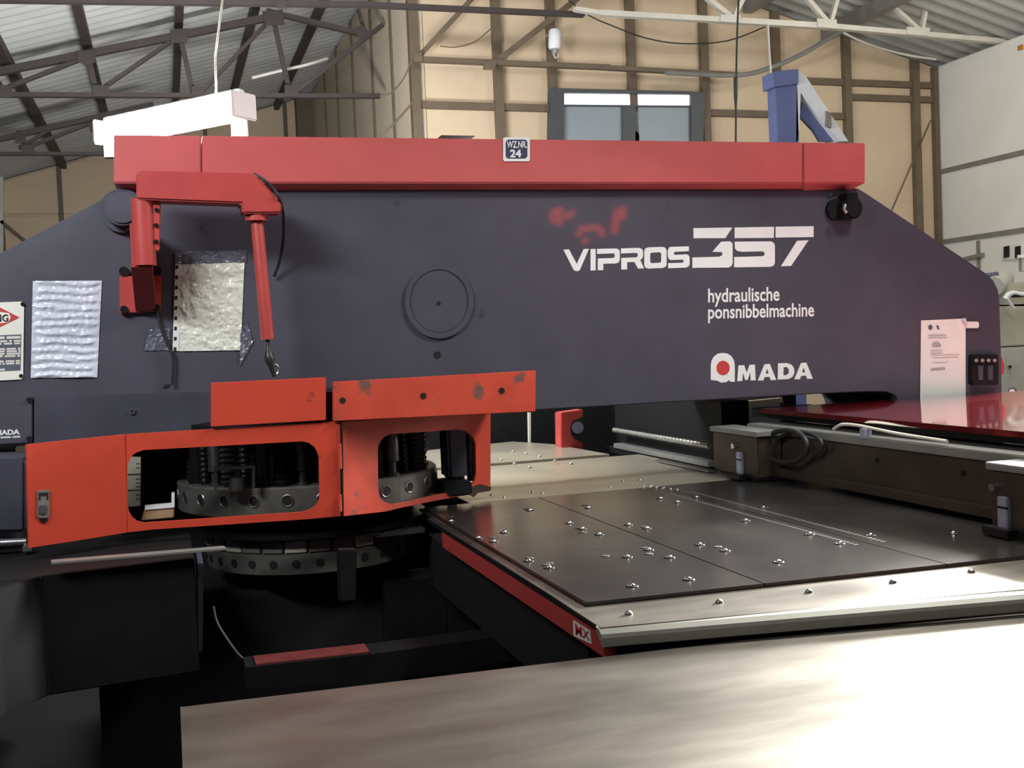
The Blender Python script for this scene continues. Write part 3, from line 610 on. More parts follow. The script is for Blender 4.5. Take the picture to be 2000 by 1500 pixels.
obj('arm_cable', MB().tube(spl([onY(x, y, Y) for x, y, Y in ((496, 340, YA + 0.02), (516, 352, YA), (535, 370, YA), (546, 390, YA), (553, 420, YA + 0.1), (553, 470, YF - 0.1), (546, 510, YF - 0.05), (535, 540, YF - 0.02))]), 0.006, 8), M['cable'], arm, smooth=True)
obj('arm_cable', MB().tube(spl([onY(x, y, YF - 0.02) for x, y in ((305, 604), (310, 625), (318, 650), (330, 680), (338, 700), (336, 752))]), 0.005, 8), M['cable'], arm, smooth=True)

# ------------------------------------------------------------------ turret guard
YG = 3.85
gA = onY(246, 940, YG); gB = onY(665, 920, YG)
gL = onY(55, 960, 3.70); gE = onY(955, 880, 4.25)
pA, pB, pL, pE = (gA.x, gA.y), (gB.x, gB.y), (gL.x, gL.y), (gE.x, gE.y)
def n_in(p0, p1, t): d = V((p1[0] - p0[0], p1[1] - p0[1], 0)).normalized(); return V((-d.y, d.x, 0)) * t
th = 0.012
g1 = obj('guard_panel', MB().prism([onV(x, y, pL, pA) for x, y in ((52, 868), (246, 848), (248, 1040), (150, 1056), (57, 1070))], n_in(pL, pA, th)), M['guard'], press, label='left end of the orange-red guard with a steel latch')
w1 = [(249, 910), (252, 900), (259, 889), (268, 883), (281, 879), (590, 862), (603, 865), (613, 872), (620, 883), (623, 897), (624, 970), (622, 980), (615, 989), (604, 996), (590, 1000), (281, 1021), (268, 1018), (258, 1010), (252, 1000), (249, 988)]
g2 = obj('guard_panel', MB().plate([[onV(x, y, pA, pB) for x, y in ((246.5, 848), (660, 823), (664, 830), (665, 1008), (600, 1014), (300, 1034), (248.5, 1040))],
                                    [onV(x, y, pA, pB) for x, y in w1]], n_in(pA, pB, th)), M['guard'], press, label='middle orange-red guard panel with a long rounded window')
w2 = [(738, 880), (739, 870), (744, 861), (751, 853), (762, 848), (894, 839), (908, 841), (919, 848), (926, 857), (929, 868), (930, 925), (927, 940), (918, 951), (903, 957), (855, 966), (800, 979), (766, 985), (752, 981), (743, 973), (739, 960)]
g3 = obj('guard_panel', MB().plate([[onV(x, y, pB, pE) for x, y in ((668, 824), (958, 806), (958, 958), (924, 965), (855, 977), (786, 991), (753, 999), (672, 1008))],
                                    [onV(x, y, pB, pE) for x, y in w2]], n_in(pB, pE, th)), M['guardw'], press, label='right worn red guard door with a rounded window')
obj('corner_lip', MB().prism([onV(x, y, pB, pE) + V((0, -0.012, 0)) for x, y in ((913, 954), (938, 945), (958, 951), (956, 958), (932, 962), (925, 970), (918, 966))], n_in(pB, pE, 0.01)), M['brown'], g3)
b1 = obj('guard_flange', MB().prism(poly(((412, 748), (637, 737), (637, 821), (412, 834)), YG - 0.014), (0, 0.03, 0)), M['guard'], press, bevel=0.002, label='left red flange block above the guard')
b2 = obj('guard_flange', MB().prism(poly(((651, 746), (1047, 724), (1046, 804), (957, 808), (651, 823)), YG - 0.014), (0, 0.03, 0)), M['guardw'], press, bevel=0.002, label='right worn red flange block with bolt holes')
for x, y, r in ((827, 773, 6), (980, 763, 6), (669, 782, 6)):
    obj('bolt_hole', MB().prism(circ(x, y, r, YG - 0.016, 14), (0, 0.004, 0)), M['pit'], b2)
obj('flange_back', MB().box((onY(575, 780, YG).x, YG + 0.02, onY(500, 815, YG).z), (onY(1030, 770, YG).x, YF, onY(1030, 745, YG).z)), M['black'], press)
hin = obj('hinge', MB().cyl(onV(666.5, 826, pA, pB) + V((0, -0.008, 0)), onV(668.5, 1006, pA, pB) + V((0, -0.008, 0)), 0.0045, 8), M['bolt'], press)
for y0, y1 in ((866, 915), (965, 998)):
    obj('hinge_leaf', MB().tube([onV(663, y0, pA, pB) + V((0, -0.012, 0)), onV(664, y1, pA, pB) + V((0, -0.012, 0))], 0.006, 8), M['guardw'], hin)
# latch on the left end
lt = obj('latch', MB().prism([onV(x, y, pL, pA) + V((0, -0.008, 0)) for x, y in ((74, 958), (98, 956), (98, 1008), (94, 1012), (78, 1012), (74, 1008))], n_in(pL, pA, 0.008)), M['grey'], press, bevel=0.002)
obj('latch_slot', MB().prism([onV(x, y, pL, pA) + V((0, -0.0095, 0)) for x, y in ((77, 976), (77, 962), (95, 961), (95, 975), (92, 975), (92, 966), (88, 968), (85, 968), (80, 966), (80, 976))], n_in(pL, pA, 0.002)), M['pit'], lt)
obj('latch_lever', MB().prism([onV(x, y, pL, pA) + V((0, -0.016, 0)) for x, y in ((80, 986), (93, 985), (94, 1002), (79, 1003))], n_in(pL, pA, 0.008)), M['steel'], lt, bevel=0.002)
obj('latch_tongue', MB().prism([onV(x, y, pL, pA) + V((0, -0.006, 0)) for x, y in ((79, 1011), (95, 1011), (93, 1018), (86, 1021), (80, 1018))], n_in(pL, pA, 0.005)), M['bolt'], lt)

# ------------------------------------------------------------------ turret behind the guard windows
TC = V((onY(606, 960, 4.45).x, 4.45, 0)); R1 = 0.52; R2 = 0.42
zu0, zu1 = 0.925, 1.04
ut = obj('upper_turret', MB().lathe(TC, [(R1 - 0.01, zu0), (R1, zu0 + 0.008), (R1, zu1 - 0.006), (R1 - 0.006, zu1), (0.1, zu1)], 96), M['rim'], press)
nh = 26
for i in range(nh):
    q = 2 * math.pi * (i + 0.35) / nh
    if math.sin(q) > 0.35: continue
    d = V((math.cos(q), math.sin(q), 0)); c = TC + d * R1 + V((0, 0, 0.992))
    obj('rim_hole', MB().cyl(c - d * 0.01, c + d * 0.002, 0.017, 16), M['pit'], ut)
    obj('hole_collar', MB().add(*(lambda m_: (m_.v, m_.f))(MB().tube([c + d * 0.001 + (d.cross(V((0, 0, 1))) * math.cos(a_) + V((0, 0, 1)) * math.sin(a_)) * 0.021 for a_ in [2 * math.pi * j / 14 for j in range(15)]], 0.003, 6))), M['steel'], ut)
def punch(c, r, kind):
    if kind == 0:
        ph = obj('punch_head', MB().lathe(c, [(r, zu1), (r, zu1 + 0.02), (r * 0.8, zu1 + 0.025), (r * 0.8, zu1 + 0.16), (r, zu1 + 0.165), (r, zu1 + 0.185), (r * 0.5, zu1 + 0.19)], 20), M['oily'], ut, smooth=True)
    elif kind == 1:
        prof = [(r * 0.7, zu1)]
        for k in range(8): prof += [(r, zu1 + 0.015 + 0.02 * k), (r * 0.72, zu1 + 0.025 + 0.02 * k)]
        prof += [(r * 0.9, zu1 + 0.175), (r * 0.9, zu1 + 0.19)]
        obj('punch_spring', MB().lathe(c, prof, 18), M['oily'], ut, smooth=True)
    else:
        obj('punch_guide', MB().lathe(c, [(r, zu1), (r, zu1 + 0.01), (r * 0.6, zu1 + 0.012), (r * 0.6, zu1 + 0.05), (r, zu1 + 0.055), (r, zu1 + 0.18), (r * 0.9, zu1 + 0.19)], 20), M['dsteel'], ut, smooth=True)
for i, q in enumerate(range(188, 352, 9)):
    a = math.radians(q); r = (0.026, 0.032, 0.022)[i % 3]
    punch(TC + V((math.cos(a), math.sin(a), 0)) * (R1 - 0.055), r, (1, 0, 1, 2, 1)[i % 5])
for i, q in enumerate(range(192, 350, 13)):
    a = math.radians(q); punch(TC + V((math.cos(a), math.sin(a), 0)) * (R1 - 0.16), 0.034, i % 2)
# striker bracket, ram, scale, block
YQ = 3.93
sb = obj('striker_bracket', MB().prism(poly(((419, 956), (419, 912), (498, 909), (498, 954), (493, 954), (493, 915), (424, 918), (424, 956)), YQ), (0, 0.03, 0)), M['dsteel'], press)
obj('striker', MB().tube([onY(464, 912, YQ + 0.05), onY(464, 930, YQ + 0.05), onY(464, 934, YQ + 0.05), onY(464, 958, YQ + 0.05)], [0.012, 0.012, 0.03, 0.03], 16), M['dsteel'], sb, smooth=True)
sc = obj('scale_plate', MB().prism(poly(((249, 892), (275, 893), (274, 988), (249, 990)), YQ + 0.05), (0, 0.01, 0)), M['scale'], press)
for y_ in (926, 957): obj('scale_mark', MB().prism(poly(((249, y_), (275, y_ - 1), (275, y_ + 1), (249, y_ + 2)), YQ + 0.049), (0, 0.002, 0)), M['bolt'], sc)
mb = MB()
for y_ in (905, 913, 935, 943, 950, 966, 974): mb.prism(poly(((266, y_), (273, y_), (273, y_ + 1.4), (266, y_ + 1.4)), YQ + 0.049), (0, 0.002, 0))
obj('scale_ticks', mb, M['bolt'], sc)
bb = obj('lit_gap_block', MB().prism(poly(((283, 994), (340, 987), (340, 1012), (275, 1018)), YQ), (0, 0.06, 0)), M['gaptan'], press, bevel=0.004, label='tan block in place of the bright background low in the guard window')  # block added where the lit background shows through
obj('lit_gap_lip', MB().prism(poly(((283, 990), (335, 985), (335, 965), (341, 964), (341, 991), (283, 996)), YQ - 0.005), (0, 0.05, 0)), M['lampw'], bb)  # pale lip added to the same bright see-through spot
obj('dark_backdrop', MB().box((TC.x - 0.75, 4.75, 0.2), (TC.x + 0.5, 4.95, 1.3)), M['black'], press)  # backdrop added to keep the guard windows dark
obj('turret_top', MB().lathe(TC, [(0.45, 1.235), (0.5, 1.24), (0.5, 1.27), (0.4, 1.28)], 48), M['black'], press)
rb = obj('ram_housing', MB().box((onY(868, 860, 4.25).x, 4.2, 0.985), (onY(905, 860, 4.25).x, 4.34, 1.3)), M['paint2'], press, bevel=0.012)
obj('ram_guide', MB().cyl(V((onY(915, 900, 4.3).x, 4.25, 0.97)), V((onY(915, 900, 4.3).x, 4.25, 1.3)), 0.022, 16), M['dsteel'], rb, smooth=True)
obj('ram_foot', MB().box((onY(858, 950, 4.2).x, 4.12, 0.93), (onY(912, 950, 4.2).x, 4.3, 0.985)), M['black'], rb, bevel=0.006)
obj('punch_tip', MB().cyl(V((onY(882, 960, 4.2).x, 4.2, 0.9)), V((onY(882, 960, 4.2).x, 4.2, 0.95)), 0.02, 12, 0.026), M['black'], rb)
# lower turret
lt2 = obj('lower_turret', MB().lathe(TC, [(R2 - 0.02, 0.69), (R2, 0.70), (R2, 0.775), (R2 - 0.01, 0.78), (R2 - 0.01, 0.815), (0.1, 0.815)], 96), M['rim'], press)
for i in range(30):
    q = 2 * math.pi * (i + 0.2) / 30
    if math.sin(q) > 0.35: continue
    d = V((math.cos(q), math.sin(q), 0)); s_ = V((-d.y, d.x, 0)); c = TC + d * (R2 + 0.004) + V((0, 0, 0.825)); w = 0.04
    obj('die_block', MB().prism([c - s_ * w, c + s_ * w, c + s_ * w + V((0, 0, -0.045)), c - s_ * w + V((0, 0, -0.045))], -d * 0.05), M['rim'] if i % 3 else M['scale'], lt2, bevel=0.003)
    c = TC + d * R2 + V((0, 0, 0.738))
    obj('rim_hole', MB().cyl(c - d * 0.01, c + d * 0.002, 0.016, 16), M['pit'], lt2)
obj('die_ring', MB().lathe(TC, [(R2 + 0.02, 0.832), (R2 + 0.05, 0.838), (R2 + 0.05, 0.855), (R2, 0.86), (0.1, 0.86)], 96), M['oily'], lt2)
# lower guard box, ledge, base
lg0 = onY(250, 1200, 3.5); lgL = onY(-120, 1200, 3.15)
P0, P1 = (onY(385, 1200, 3.5).x, 3.5), (onY(85, 1200, 3.45).x, 3.45)
P2 = (onY(0, 1200, 3.32).x, 3.32); P3 = (onY(-160, 1200, 2.95).x, 2.95)
top = 0.87
mb = MB(); ztop = onY(385, 1090, 3.5).z; zbot = onY(385, 1312, 3.5).z
pl_ = [P0, P1, P2, P3]; back = [(P3[0], 4.1), (P0[0], 4.1)]
mb.prism([V((x, y_, zbot)) for x, y_ in pl_ + back], (0, 0, ztop - zbot))
lg = obj('lower_guard', mb, M['black'], press, bevel=0.004)
obj('guard_ledge', MB().bar(onY(100, 1098, 3.44), onY(440, 1070, 3.5), 0.05, 0.006), M['grey'], press)
obj('guard_edge', MB().prism(poly(((386, 1100), (397, 1100), (396, 1270), (388, 1276)), 3.56), (0, 0.2, 0)), M['paint2'], press)
obj('base', MB().box((-0.3, 4.2, 0.0), (0.85, 5.0, 0.62)), M['pit'], press)
obj('base', MB().box((0.85, 4.75, 0.0), (2.3, 5.9, 0.84)), M['pit'], press)
fr2 = obj('foot_rail', MB().prism(poly(((480, 1304), (737, 1276), (1045, 1234), (1045, 1285), (737, 1332), (482, 1344)), 3.3), (0, 0.12, 0)), M['black'], press)
obj('rail_strip', MB().prism([onY(500, 1300, 3.31), onY(722, 1275, 3.31), onY(722, 1275, 3.31) + V((0, 0.09, 0.002)), onY(500, 1300, 3.31) + V((0, 0.09, 0.002))], (0, 0, 0.004)), M['wornred'], fr2, label='worn red strip on the foot rail')
obj('support_post', MB().prism(poly(((661, 1075), (697, 1074), (696, 1174), (664, 1176)), 3.7), (0, 0.05, 0)), M['black'], press, bevel=0.004)
obj('bracket_box', MB().prism(poly(((980, 1206), (1030, 1200), (1030, 1238), (981, 1242)), 3.35), (0, 0.12, 0)), M['black'], press, bevel=0.004)
obj('wire', MB().tube(spl([onY(x, y, 3.45) for x, y in ((417, 1184), (424, 1215), (445, 1250), (470, 1282), (495, 1298))]), 0.004, 6), M['steel'], press, smooth=True)
obj('die_arm', MB().prism(poly(((718, 1042), (830, 1032), (830, 1040), (735, 1050)), 4.05), (0, 0.1, 0)), M['steel'], press)
obj('cross_member', MB().box((onY(752, 1150, 4.1).x, 4.1, 0.3), (1.0, 4.3, 0.62)), M['black'], press)
# switch box on the right end of the frame
sw = obj('switch_box', MB().prism([onY(x, y, YF - 0.03) for x, y in rrect(1899, 692, 1951, 752, 5)], (0, 0.03, 0)), M['black'], press, bevel=0.003)
for x in (1907, 1919, 1931, 1943): obj('switch_knob', MB().cyl(onY(x, 704, YF - 0.03), onY(x, 704, YF - 0.045), 0.009, 12), M['grey'], sw)
for x in (1916, 1935): obj('switch_lever', MB().prism(poly(((x - 5, 714), (x + 5, 714), (x + 4, 742), (x - 4, 742)), YF - 0.04), (0, 0.01, 0)), M['paint2'], sw)
obj('end_light', MB().prism(poly(((1948, 694), (1956, 696), (1961, 712), (1960, 731), (1948, 731)), YF + 0.1), (0, 0.05, 0)), M['printred'], press, label='small red box on the end of the frame')
gs = obj('pressure_gauge', MB().cyl(onY(1977, 765, YF + 0.2), onY(1977, 765, YF + 0.26), 0.022, 20), M['chrome'], press, smooth=True)
obj('gauge_face', MB().cyl(onY(1977, 765, YF + 0.199), onY(1977, 765, YF + 0.196), 0.014, 20), M['lampw'], gs)
obj('end_step', MB().prism(poly(((1945, 782), (1995, 780), (1995, 798), (1945, 798)), YF + 0.12), (0, 0.2, 0)), M['black'], press)
obj('end_block', MB().prism(poly(((1950, 771), (1964, 770), (1967, 780), (1952, 781)), YF + 0.14), (0, 0.05, 0)), M['lampw'], press)
for k, (x, y) in enumerate(((1090, 808),)):
    pass

# ------------------------------------------------------------------ things taped to the press
def sheet_px(quad, Y, fn, nu, nv):
    tl, tr, br, bl = quad
    def g(u, v):
        x = (tl[0] * (1 - u) + tr[0] * u) * (1 - v) + (bl[0] * (1 - u) + br[0] * u) * v
        y_ = (tl[1] * (1 - u) + tr[1] * u) * (1 - v) + (bl[1] * (1 - u) + br[1] * u) * v
        return onY(x, y_, Y - fn(u, v))
    return MB().grid(g, nu, nv)
from mathutils import noise as _n
def rip1(u, v):
    e = min(1, 8 * u, 8 * (1 - u))
    return 0.004 + 0.004 * e * (1 + math.sin(v * 72 + 2.0 * _n.noise(V((u * 2, v * 5, 0))))) * (0.7 + 0.5 * _n.noise(V((u * 5, v * 24, 3)))) + 0.0025 * _n.noise(V((u * 20, v * 26, 1)))
s1 = tag(obj('plastic_sleeve', sheet_px(((64, 549), (199, 548), (190, 737), (60, 738)), YF, rip1, 44, 130), M['film'], smooth=True), 'silvery rippled plastic sleeve taped beside the warning sign', 'plastic sleeve')
def rip2(u, v):
    return 0.005 + 0.004 * _n.noise(V((u * 9, v * 11, 5))) + 0.0025 * _n.noise(V((u * 24, v * 30, 8)))
s2 = tag(obj('plastic_sleeve', sheet_px(((352, 508), (478, 502), (470, 684), (346, 686)), YF, rip2, 60, 80), M['film2'], smooth=True), 'crinkled plastic sleeve over beige paper taped between the red arm uprights', 'plastic sleeve')
obj('top_tape', sheet_px(((342, 492), (480, 488), (482, 512), (342, 516)), YF, lambda u, v: 0.007 + 0.003 * _n.noise(V((u * 14, v * 4, 2))), 30, 8), M['tape'], s2, smooth=True)
obj('binder_strip', sheet_px(((343, 500), (354, 500), (349, 685), (337, 686)), YF, lambda u, v: 0.006, 3, 20), M['paper'], s2)
for k in range(9):
    y_ = 518 + k * 20; obj('punched_hole', MB().prism(poly(((343.5 - k * 0.5, y_), (348.5 - k * 0.5, y_), (348 - k * 0.5, y_ + 7), (343 - k * 0.5, y_ + 7)), YF - 0.0075), (0, 0.001, 0)), M['pit'], s2)
obj('tape_piece', sheet_px(((290, 644), (332, 640), (332, 684), (282, 685)), YF, lambda u, v: 0.004 + 0.005 * _n.noise(V((u * 7, v * 7, 2))), 16, 16), M['tape'], s2, smooth=True)
obj('tape_piece', sheet_px(((470, 640), (482, 625), (494, 668), (468, 716)), YF, lambda u, v: 0.006 + 0.006 * _n.noise(V((u * 7, v * 9, 6))), 14, 20), M['tape'], s2, smooth=True)
pp = tag(obj('paper_notice', sheet_px(((1799, 626), (1886, 622), (1886, 780), (1797, 782)), YF, lambda u, v: 0.003 + 0.02 * max(0, u - 0.75) * (1 - v) + 0.004 * v * v, 12, 16), M['paper'], smooth=True), 'white paper notice with faint print taped to the right end of the press', 'paper')
mb = MB(); mb.prism(circ(1817.5, 639, 4, YF - 0.0065, 14, 5), (0, 0.001, 0)); mb.prism(poly(((1829, 636), (1833, 635), (1835, 643), (1832, 643)), YF - 0.0065), (0, 0.001, 0))
obj('notice_mark', mb, M['printgrey'], pp)
mb = MB()
for x0, x1, y_, h in ((1814, 1848, 653, 1.5), (1814, 1850, 658, 1.5), (1818, 1840, 683, 1.5), (1818, 1842, 688, 1.5), (1818, 1874, 692, 1.2), (1820, 1872, 697, 1.2), (1820, 1850, 707, 1.2)):
    mb.prism(poly(((x0, y_), (x1, y_ - 0.8), (x1, y_ + h - 0.8), (x0, y_ + h)), YF - 0.0072), (0, 0.001, 0))
obj('notice_lines', mb, M['faint'], pp)
mb = MB(); mb.prism(poly(((1820, 676), (1822, 670), (1828, 667), (1834, 668), (1838, 673), (1838, 676)), YF - 0.0075), (0, 0.001, 0)); obj('notice_stamp', mb, M['midgrey'], pp); mb = MB(); mb.prism(poly(((1818, 719), (1846, 717), (1846, 721), (1818, 723)), YF - 0.0075), (0, 0.001, 0))
obj('notice_stamp', mb, M['midgrey'], pp)
obj('tape_tab', MB().prism([onY(x, y, YF - 0.012) for x, y in rrect(1886, 628, 1912, 641, 4)], (0, 0.004, 0)), M['paper'], pp)
obj('fold', MB().prism(poly(((1879, 622), (1886, 621), (1890, 632), (1889, 642)), YF - 0.014), (0, 0.002, 0)), M['faint'], pp)

# ================================================================== FEED TABLE
ZT = 0.885
tb = thing('feed_table', (1.6, 3.2, 0), 'steel feed table with ball transfers and a red side rail in front of the press', 'table')
XL = 0.93; Y0 = 2.21; XE = 2.42
# pale bed under everything
bed = obj('bed_plate', MB().prism([V((XL - 0.03, 2.235, ZT - 0.012)), V((3.6, 2.235 - 0.135 * 2.7, ZT - 0.012)), V((3.6, 4.2, ZT - 0.012)), V((XL, 4.2, ZT - 0.012))], (0, 0, 0.008)), M['sheet'], tb)
fp = [onZ(1168, 1226, ZT - 0.004), onZ(2060, 1152, ZT - 0.004)]
# bent front edge
mb = MB(); dq = (fp[1].y - fp[0].y) / (fp[1].x - fp[0].x); a = V((XL - 0.035, fp[0].y + dq * (XL - 0.035 - fp[0].x) + 0.015, 0)); b = V((3.6, fp[0].y + dq * (3.6 - fp[0].x) + 0.015, 0))
prof = [(0, ZT - 0.004), (-0.018, ZT - 0.007), (-0.03, ZT - 0.016), (-0.034, ZT - 0.024), (-0.034, ZT - 0.044), (-0.03, ZT - 0.044), (0, ZT - 0.012)]
mb.prism([V((a.x, a.y + q[0], q[1])) for q in prof], b - a)
obj('front_edge', mb, M['edge'], tb, smooth=False)
# top plates with seams, dark reflection put into their colour
cuts = [XL + 0.01, onZ(1062, 983, ZT).x + 0.02, onZ(1400, 985, ZT).x, XE + 0.35]
xa = onZ(1130, 1180, ZT + 0.004).x; ya = onZ(1130, 1180, ZT + 0.004).y; yb = onZ(1990, 1088, ZT + 0.004).y
xb = onZ(1990, 1088, ZT + 0.004).x; YE = 4.16
def yfr(x): return ya + (yb - ya) * (x - xa) / (xb - xa)
for x0, x1 in zip(cuts, cuts[1:]):
    obj('top_plate', MB().prism([V((x0 + 0.0015, yfr(x0), ZT - 0.003)), V((x1 - 0.0015, yfr(x1), ZT - 0.003)), V((x1 - 0.0015, YE, ZT - 0.003)), V((x0 + 0.0015, YE, ZT - 0.003))], (0, 0, 0.009)), M['plate'], tb, bevel=0.0012)
# far plates beyond the frame, bright reflection put into their colour
xf0 = onZ(1110, 885, ZT).x
obj('rear_plate', MB().prism([V((XL + 0.2, YE + 0.003, ZT - 0.006)), V((XE, YE + 0.003, ZT - 0.006)), V((XE, 5.35, ZT - 0.006)), V((XL + 0.2, 5.35, ZT - 0.006))], (0, 0, 0.012)), M['pale'], tb, bevel=0.0012)
obj('rear_plate', MB().prism([V((XL + 0.2, 5.36, ZT)), V((2.25, 5.36, ZT)), V((2.2, 6.1, ZT)), V((2.05, 6.45, ZT)), V((XL + 0.2, 6.2, ZT))], (0, 0, 0.018)), M['pale'], tb, bevel=0.0012)
# side rail in red and the black rubber edge
ra = [onX(1170, 1272, XL - 0.02), onX(1160, 1215, XL - 0.02), onX(845, 1035, XL - 0.02), onX(838, 1062, XL - 0.02)]
obj('side_rail', MB().prism([V((XL - 0.02, 2.245, ZT - 0.078)), V((XL - 0.02, 2.245, ZT - 0.02)), V((XL - 0.02, 3.75, ZT - 0.02)), V((XL - 0.02, 3.75, ZT - 0.082))], (0.03, 0, 0)), M['red2'], tb, bevel=0.002)
obj('edge_strip', MB().prism([V((XL - 0.025, 2.27, ZT - 0.02)), V((XL - 0.025, 2.27, ZT - 0.004)), V((XL - 0.025, 3.95, ZT - 0.004)), V((XL - 0.025, 3.95, ZT - 0.02))], (0.035, 0, 0)), M['black'], tb)
st = obj('rail_sticker', MB().prism([onX(x, y, XL - 0.022) for x, y in ((1119, 1211), (1152, 1232), (1155, 1258), (1120, 1242))], (0.001, 0, 0)), M['cream'], tb)
mb = MB()
text_quad(mb, 'MX', [onX(x, y, XL - 0.0235) for x, y in ((1123, 1217), (1150, 1234), (1152, 1252), (1124, 1239))], 0.01)
obj('sticker_print', mb, M['printred'], st)
for x in (1.0, 3.4):
    obj('table_leg', MB().box((x, 2.5, 0), (x + 0.09, 2.59, ZT - 0.09)), M['black'], tb)
    obj('table_leg', MB().box((x, 4.0, 0), (x + 0.09, 4.09, ZT - 0.09)), M['black'], tb)
obj('table_skirt', MB().box((XL + 0.02, 2.45, ZT - 0.3), (3.5, 4.15, ZT - 0.1)), M['pit'], tb)
# ball transfers: one cup with its ball, then copies
def ball_mesh(r):
    mb = MB(); mb.lathe((0, 0, 0), [(r * 0.98, -0.001), (r * 0.9, r * 0.35), (r * 0.65, r * 0.7), (r * 0.3, r * 0.9), (0.0005, r * 0.96)], 14); return mb
def cup_mesh(r):
    mb = MB(); mb.lathe((0, 0, 0), [(r * 1.9, 0), (r * 1.85, 0.0015), (r * 1.2, 0.002), (r * 1.1, 0.0008)], 18); return mb
first = None
balls = [(1149, 992), (1137, 1033), (1170, 1044), (1227, 1025), (1263, 1032), (1323, 981), (1290, 974), (1360, 972), (1456, 1017), (1267, 1074), (1308, 1089), (1366, 1064), (1416, 1076),
         (1072, 1109), (1491, 992), (1581, 1044), (1035, 997), (880, 1018), (934, 1051), (964, 1058), (1032, 1096), (1112, 1022), (1225, 1088), (1345, 1132), (1235, 1145), (1520, 1098), (1700, 1046), (1640, 1062), (1862, 1042), (985, 1040)]
holes = [(1142, 987), (1130, 1031), (1138, 1040), (1257, 1028), (1260, 1070), (1267, 1082), (1402, 1068), (1066, 1103), (1028, 994), (960, 1050), (1034, 1090), (1072, 1100), (1182, 1086), (880, 1010)]
def put(kind, lst, r, z, m1, m2=None, nm='ball_transfer'):
    f = None
    for x, y in lst:
        w = onZ(x, y, z)
        if f is None:
            mb = cup_mesh(r) if kind == 'ball' else (MB().lathe((0, 0, 0), [(r, 0), (r, 0.0008), (r * 0.5, 0.0009)], 16) if kind == 'hole' else ball_mesh(r))
            me = bpy.data.meshes.new(nm); me.from_pydata([tuple(p) for p in mb.v], [], mb.f); me.materials.append(m1); me.polygons.foreach_set('use_smooth', [True] * len(me.polygons))
            f = me
            if kind == 'ball':
                mb = ball_mesh(r); me2 = bpy.data.meshes.new('ball'); me2.from_pydata([tuple(p) for p in mb.v], [], mb.f); me2.materials.append(m2); me2.polygons.foreach_set('use_smooth', [True] * len(me2.polygons))
        o = bpy.data.objects.new(nm, f); scene.collection.objects.link(o); place(o, w, tb)
        if kind == 'ball':
            o2 = bpy.data.objects.new('ball', me2); scene.collection.objects.link(o2); place(o2, w, o)
put('ball', balls, 0.0085, ZT + 0.0062, M['bolt'], M['chrome'])
put('hole', holes, 0.013, ZT + 0.0062, M['pit'], nm='countersunk_hole')
put('stud', [(1002, 883), (1027, 887), (979, 899), (1005, 907), (925, 914), (1035, 914), (1054, 893), (1084, 901), (1116, 907)], 0.012, ZT + 0.018, M['chrome'], nm='stud')
put('stud', [(960, 968), (1192, 952), (1059, 965), (985, 973), (1040, 963), (1216, 940), (1236, 945), (1250, 938)] , 0.008, ZT + 0.006, M['chrome'], nm='stud')
put('stud', [(1232 + 13 * k, 944 + 1.9 * k) for k in range(8)] + [(1258 + 12 * k, 951 + 1.3 * k) for k in range(4)], 0.006, ZT + 0.006, M['chrome'], nm='stud')
put('stud', [(1228, 1200), (1405, 1177), (1580, 1157), (1744, 1138), (1897, 1118)], 0.010, ZT - 0.004, M['steel'], nm='bed_bolt')
# engraved scale lines on the plates
for xw, y0, y1 in ((onZ(1400, 985, ZT).x - 0.05, 2.7, 3.95), (onZ(1400, 985, ZT).x + 0.045, 2.7, 3.95)):
    mb = MB(); yy = y0
    while yy < y1:
        mb.box((xw, yy, ZT + 0.006), (xw + 0.016, yy + 0.012, ZT + 0.0064)); yy += 0.022
    obj('scale_marks', mb, M['steel'], tb)

# ================================================================== CARRIAGE
XC = 2.47
cg = thing('sheet_carriage', (2.8, 3.8, 0), 'oily brown sheet carriage beam with clamps under a red cover', 'carriage')
zb0 = 0.90
zr0 = onX(1750, 862, XC).z; zr1 = onX(1750, 878, XC).z
obj('beam', MB().box((XC, 1.9, zb0 + 0.02), (XC + 0.28, 4.30, zr1)), M['brown'], cg, bevel=0.004)
obj('beam_rail', MB().box((XC - 0.012, 1.9, zr1 + 0.002), (XC + 0.2, 4.26, zr0 + 0.004)), M['grey'], cg, bevel=0.003)
zl = onX(1700, 985, XC).z
obj('beam_ledge', MB().box((XC - 0.018, 1.9, zb0 + 0.01), (XC + 0.1, 4.15, zb0 + 0.045)), M['brown'], cg, bevel=0.004)
for dy in (2.9, 3.35, 3.8): obj('beam_screw', MB().cyl((XC, dy, zb0 + 0.14), (XC - 0.006, dy, zb0 + 0.14), 0.009, 10), M['bolt'], cg)
obj('beam_cover', MB().box((XC + 0.1, 1.9, zr0 + 0.02), (XC + 0.4, 4.4, zr0 + 0.06)), M['black'], cg)
# red cover plate on top
zc = 1.185
obj('red_cover', MB().box((XC + 0.06, 2.6, zc - 0.02), (4.05, 4.27, zc)), M['gloss'], cg, bevel=0.002, label='glossy red cover plate above the beam')
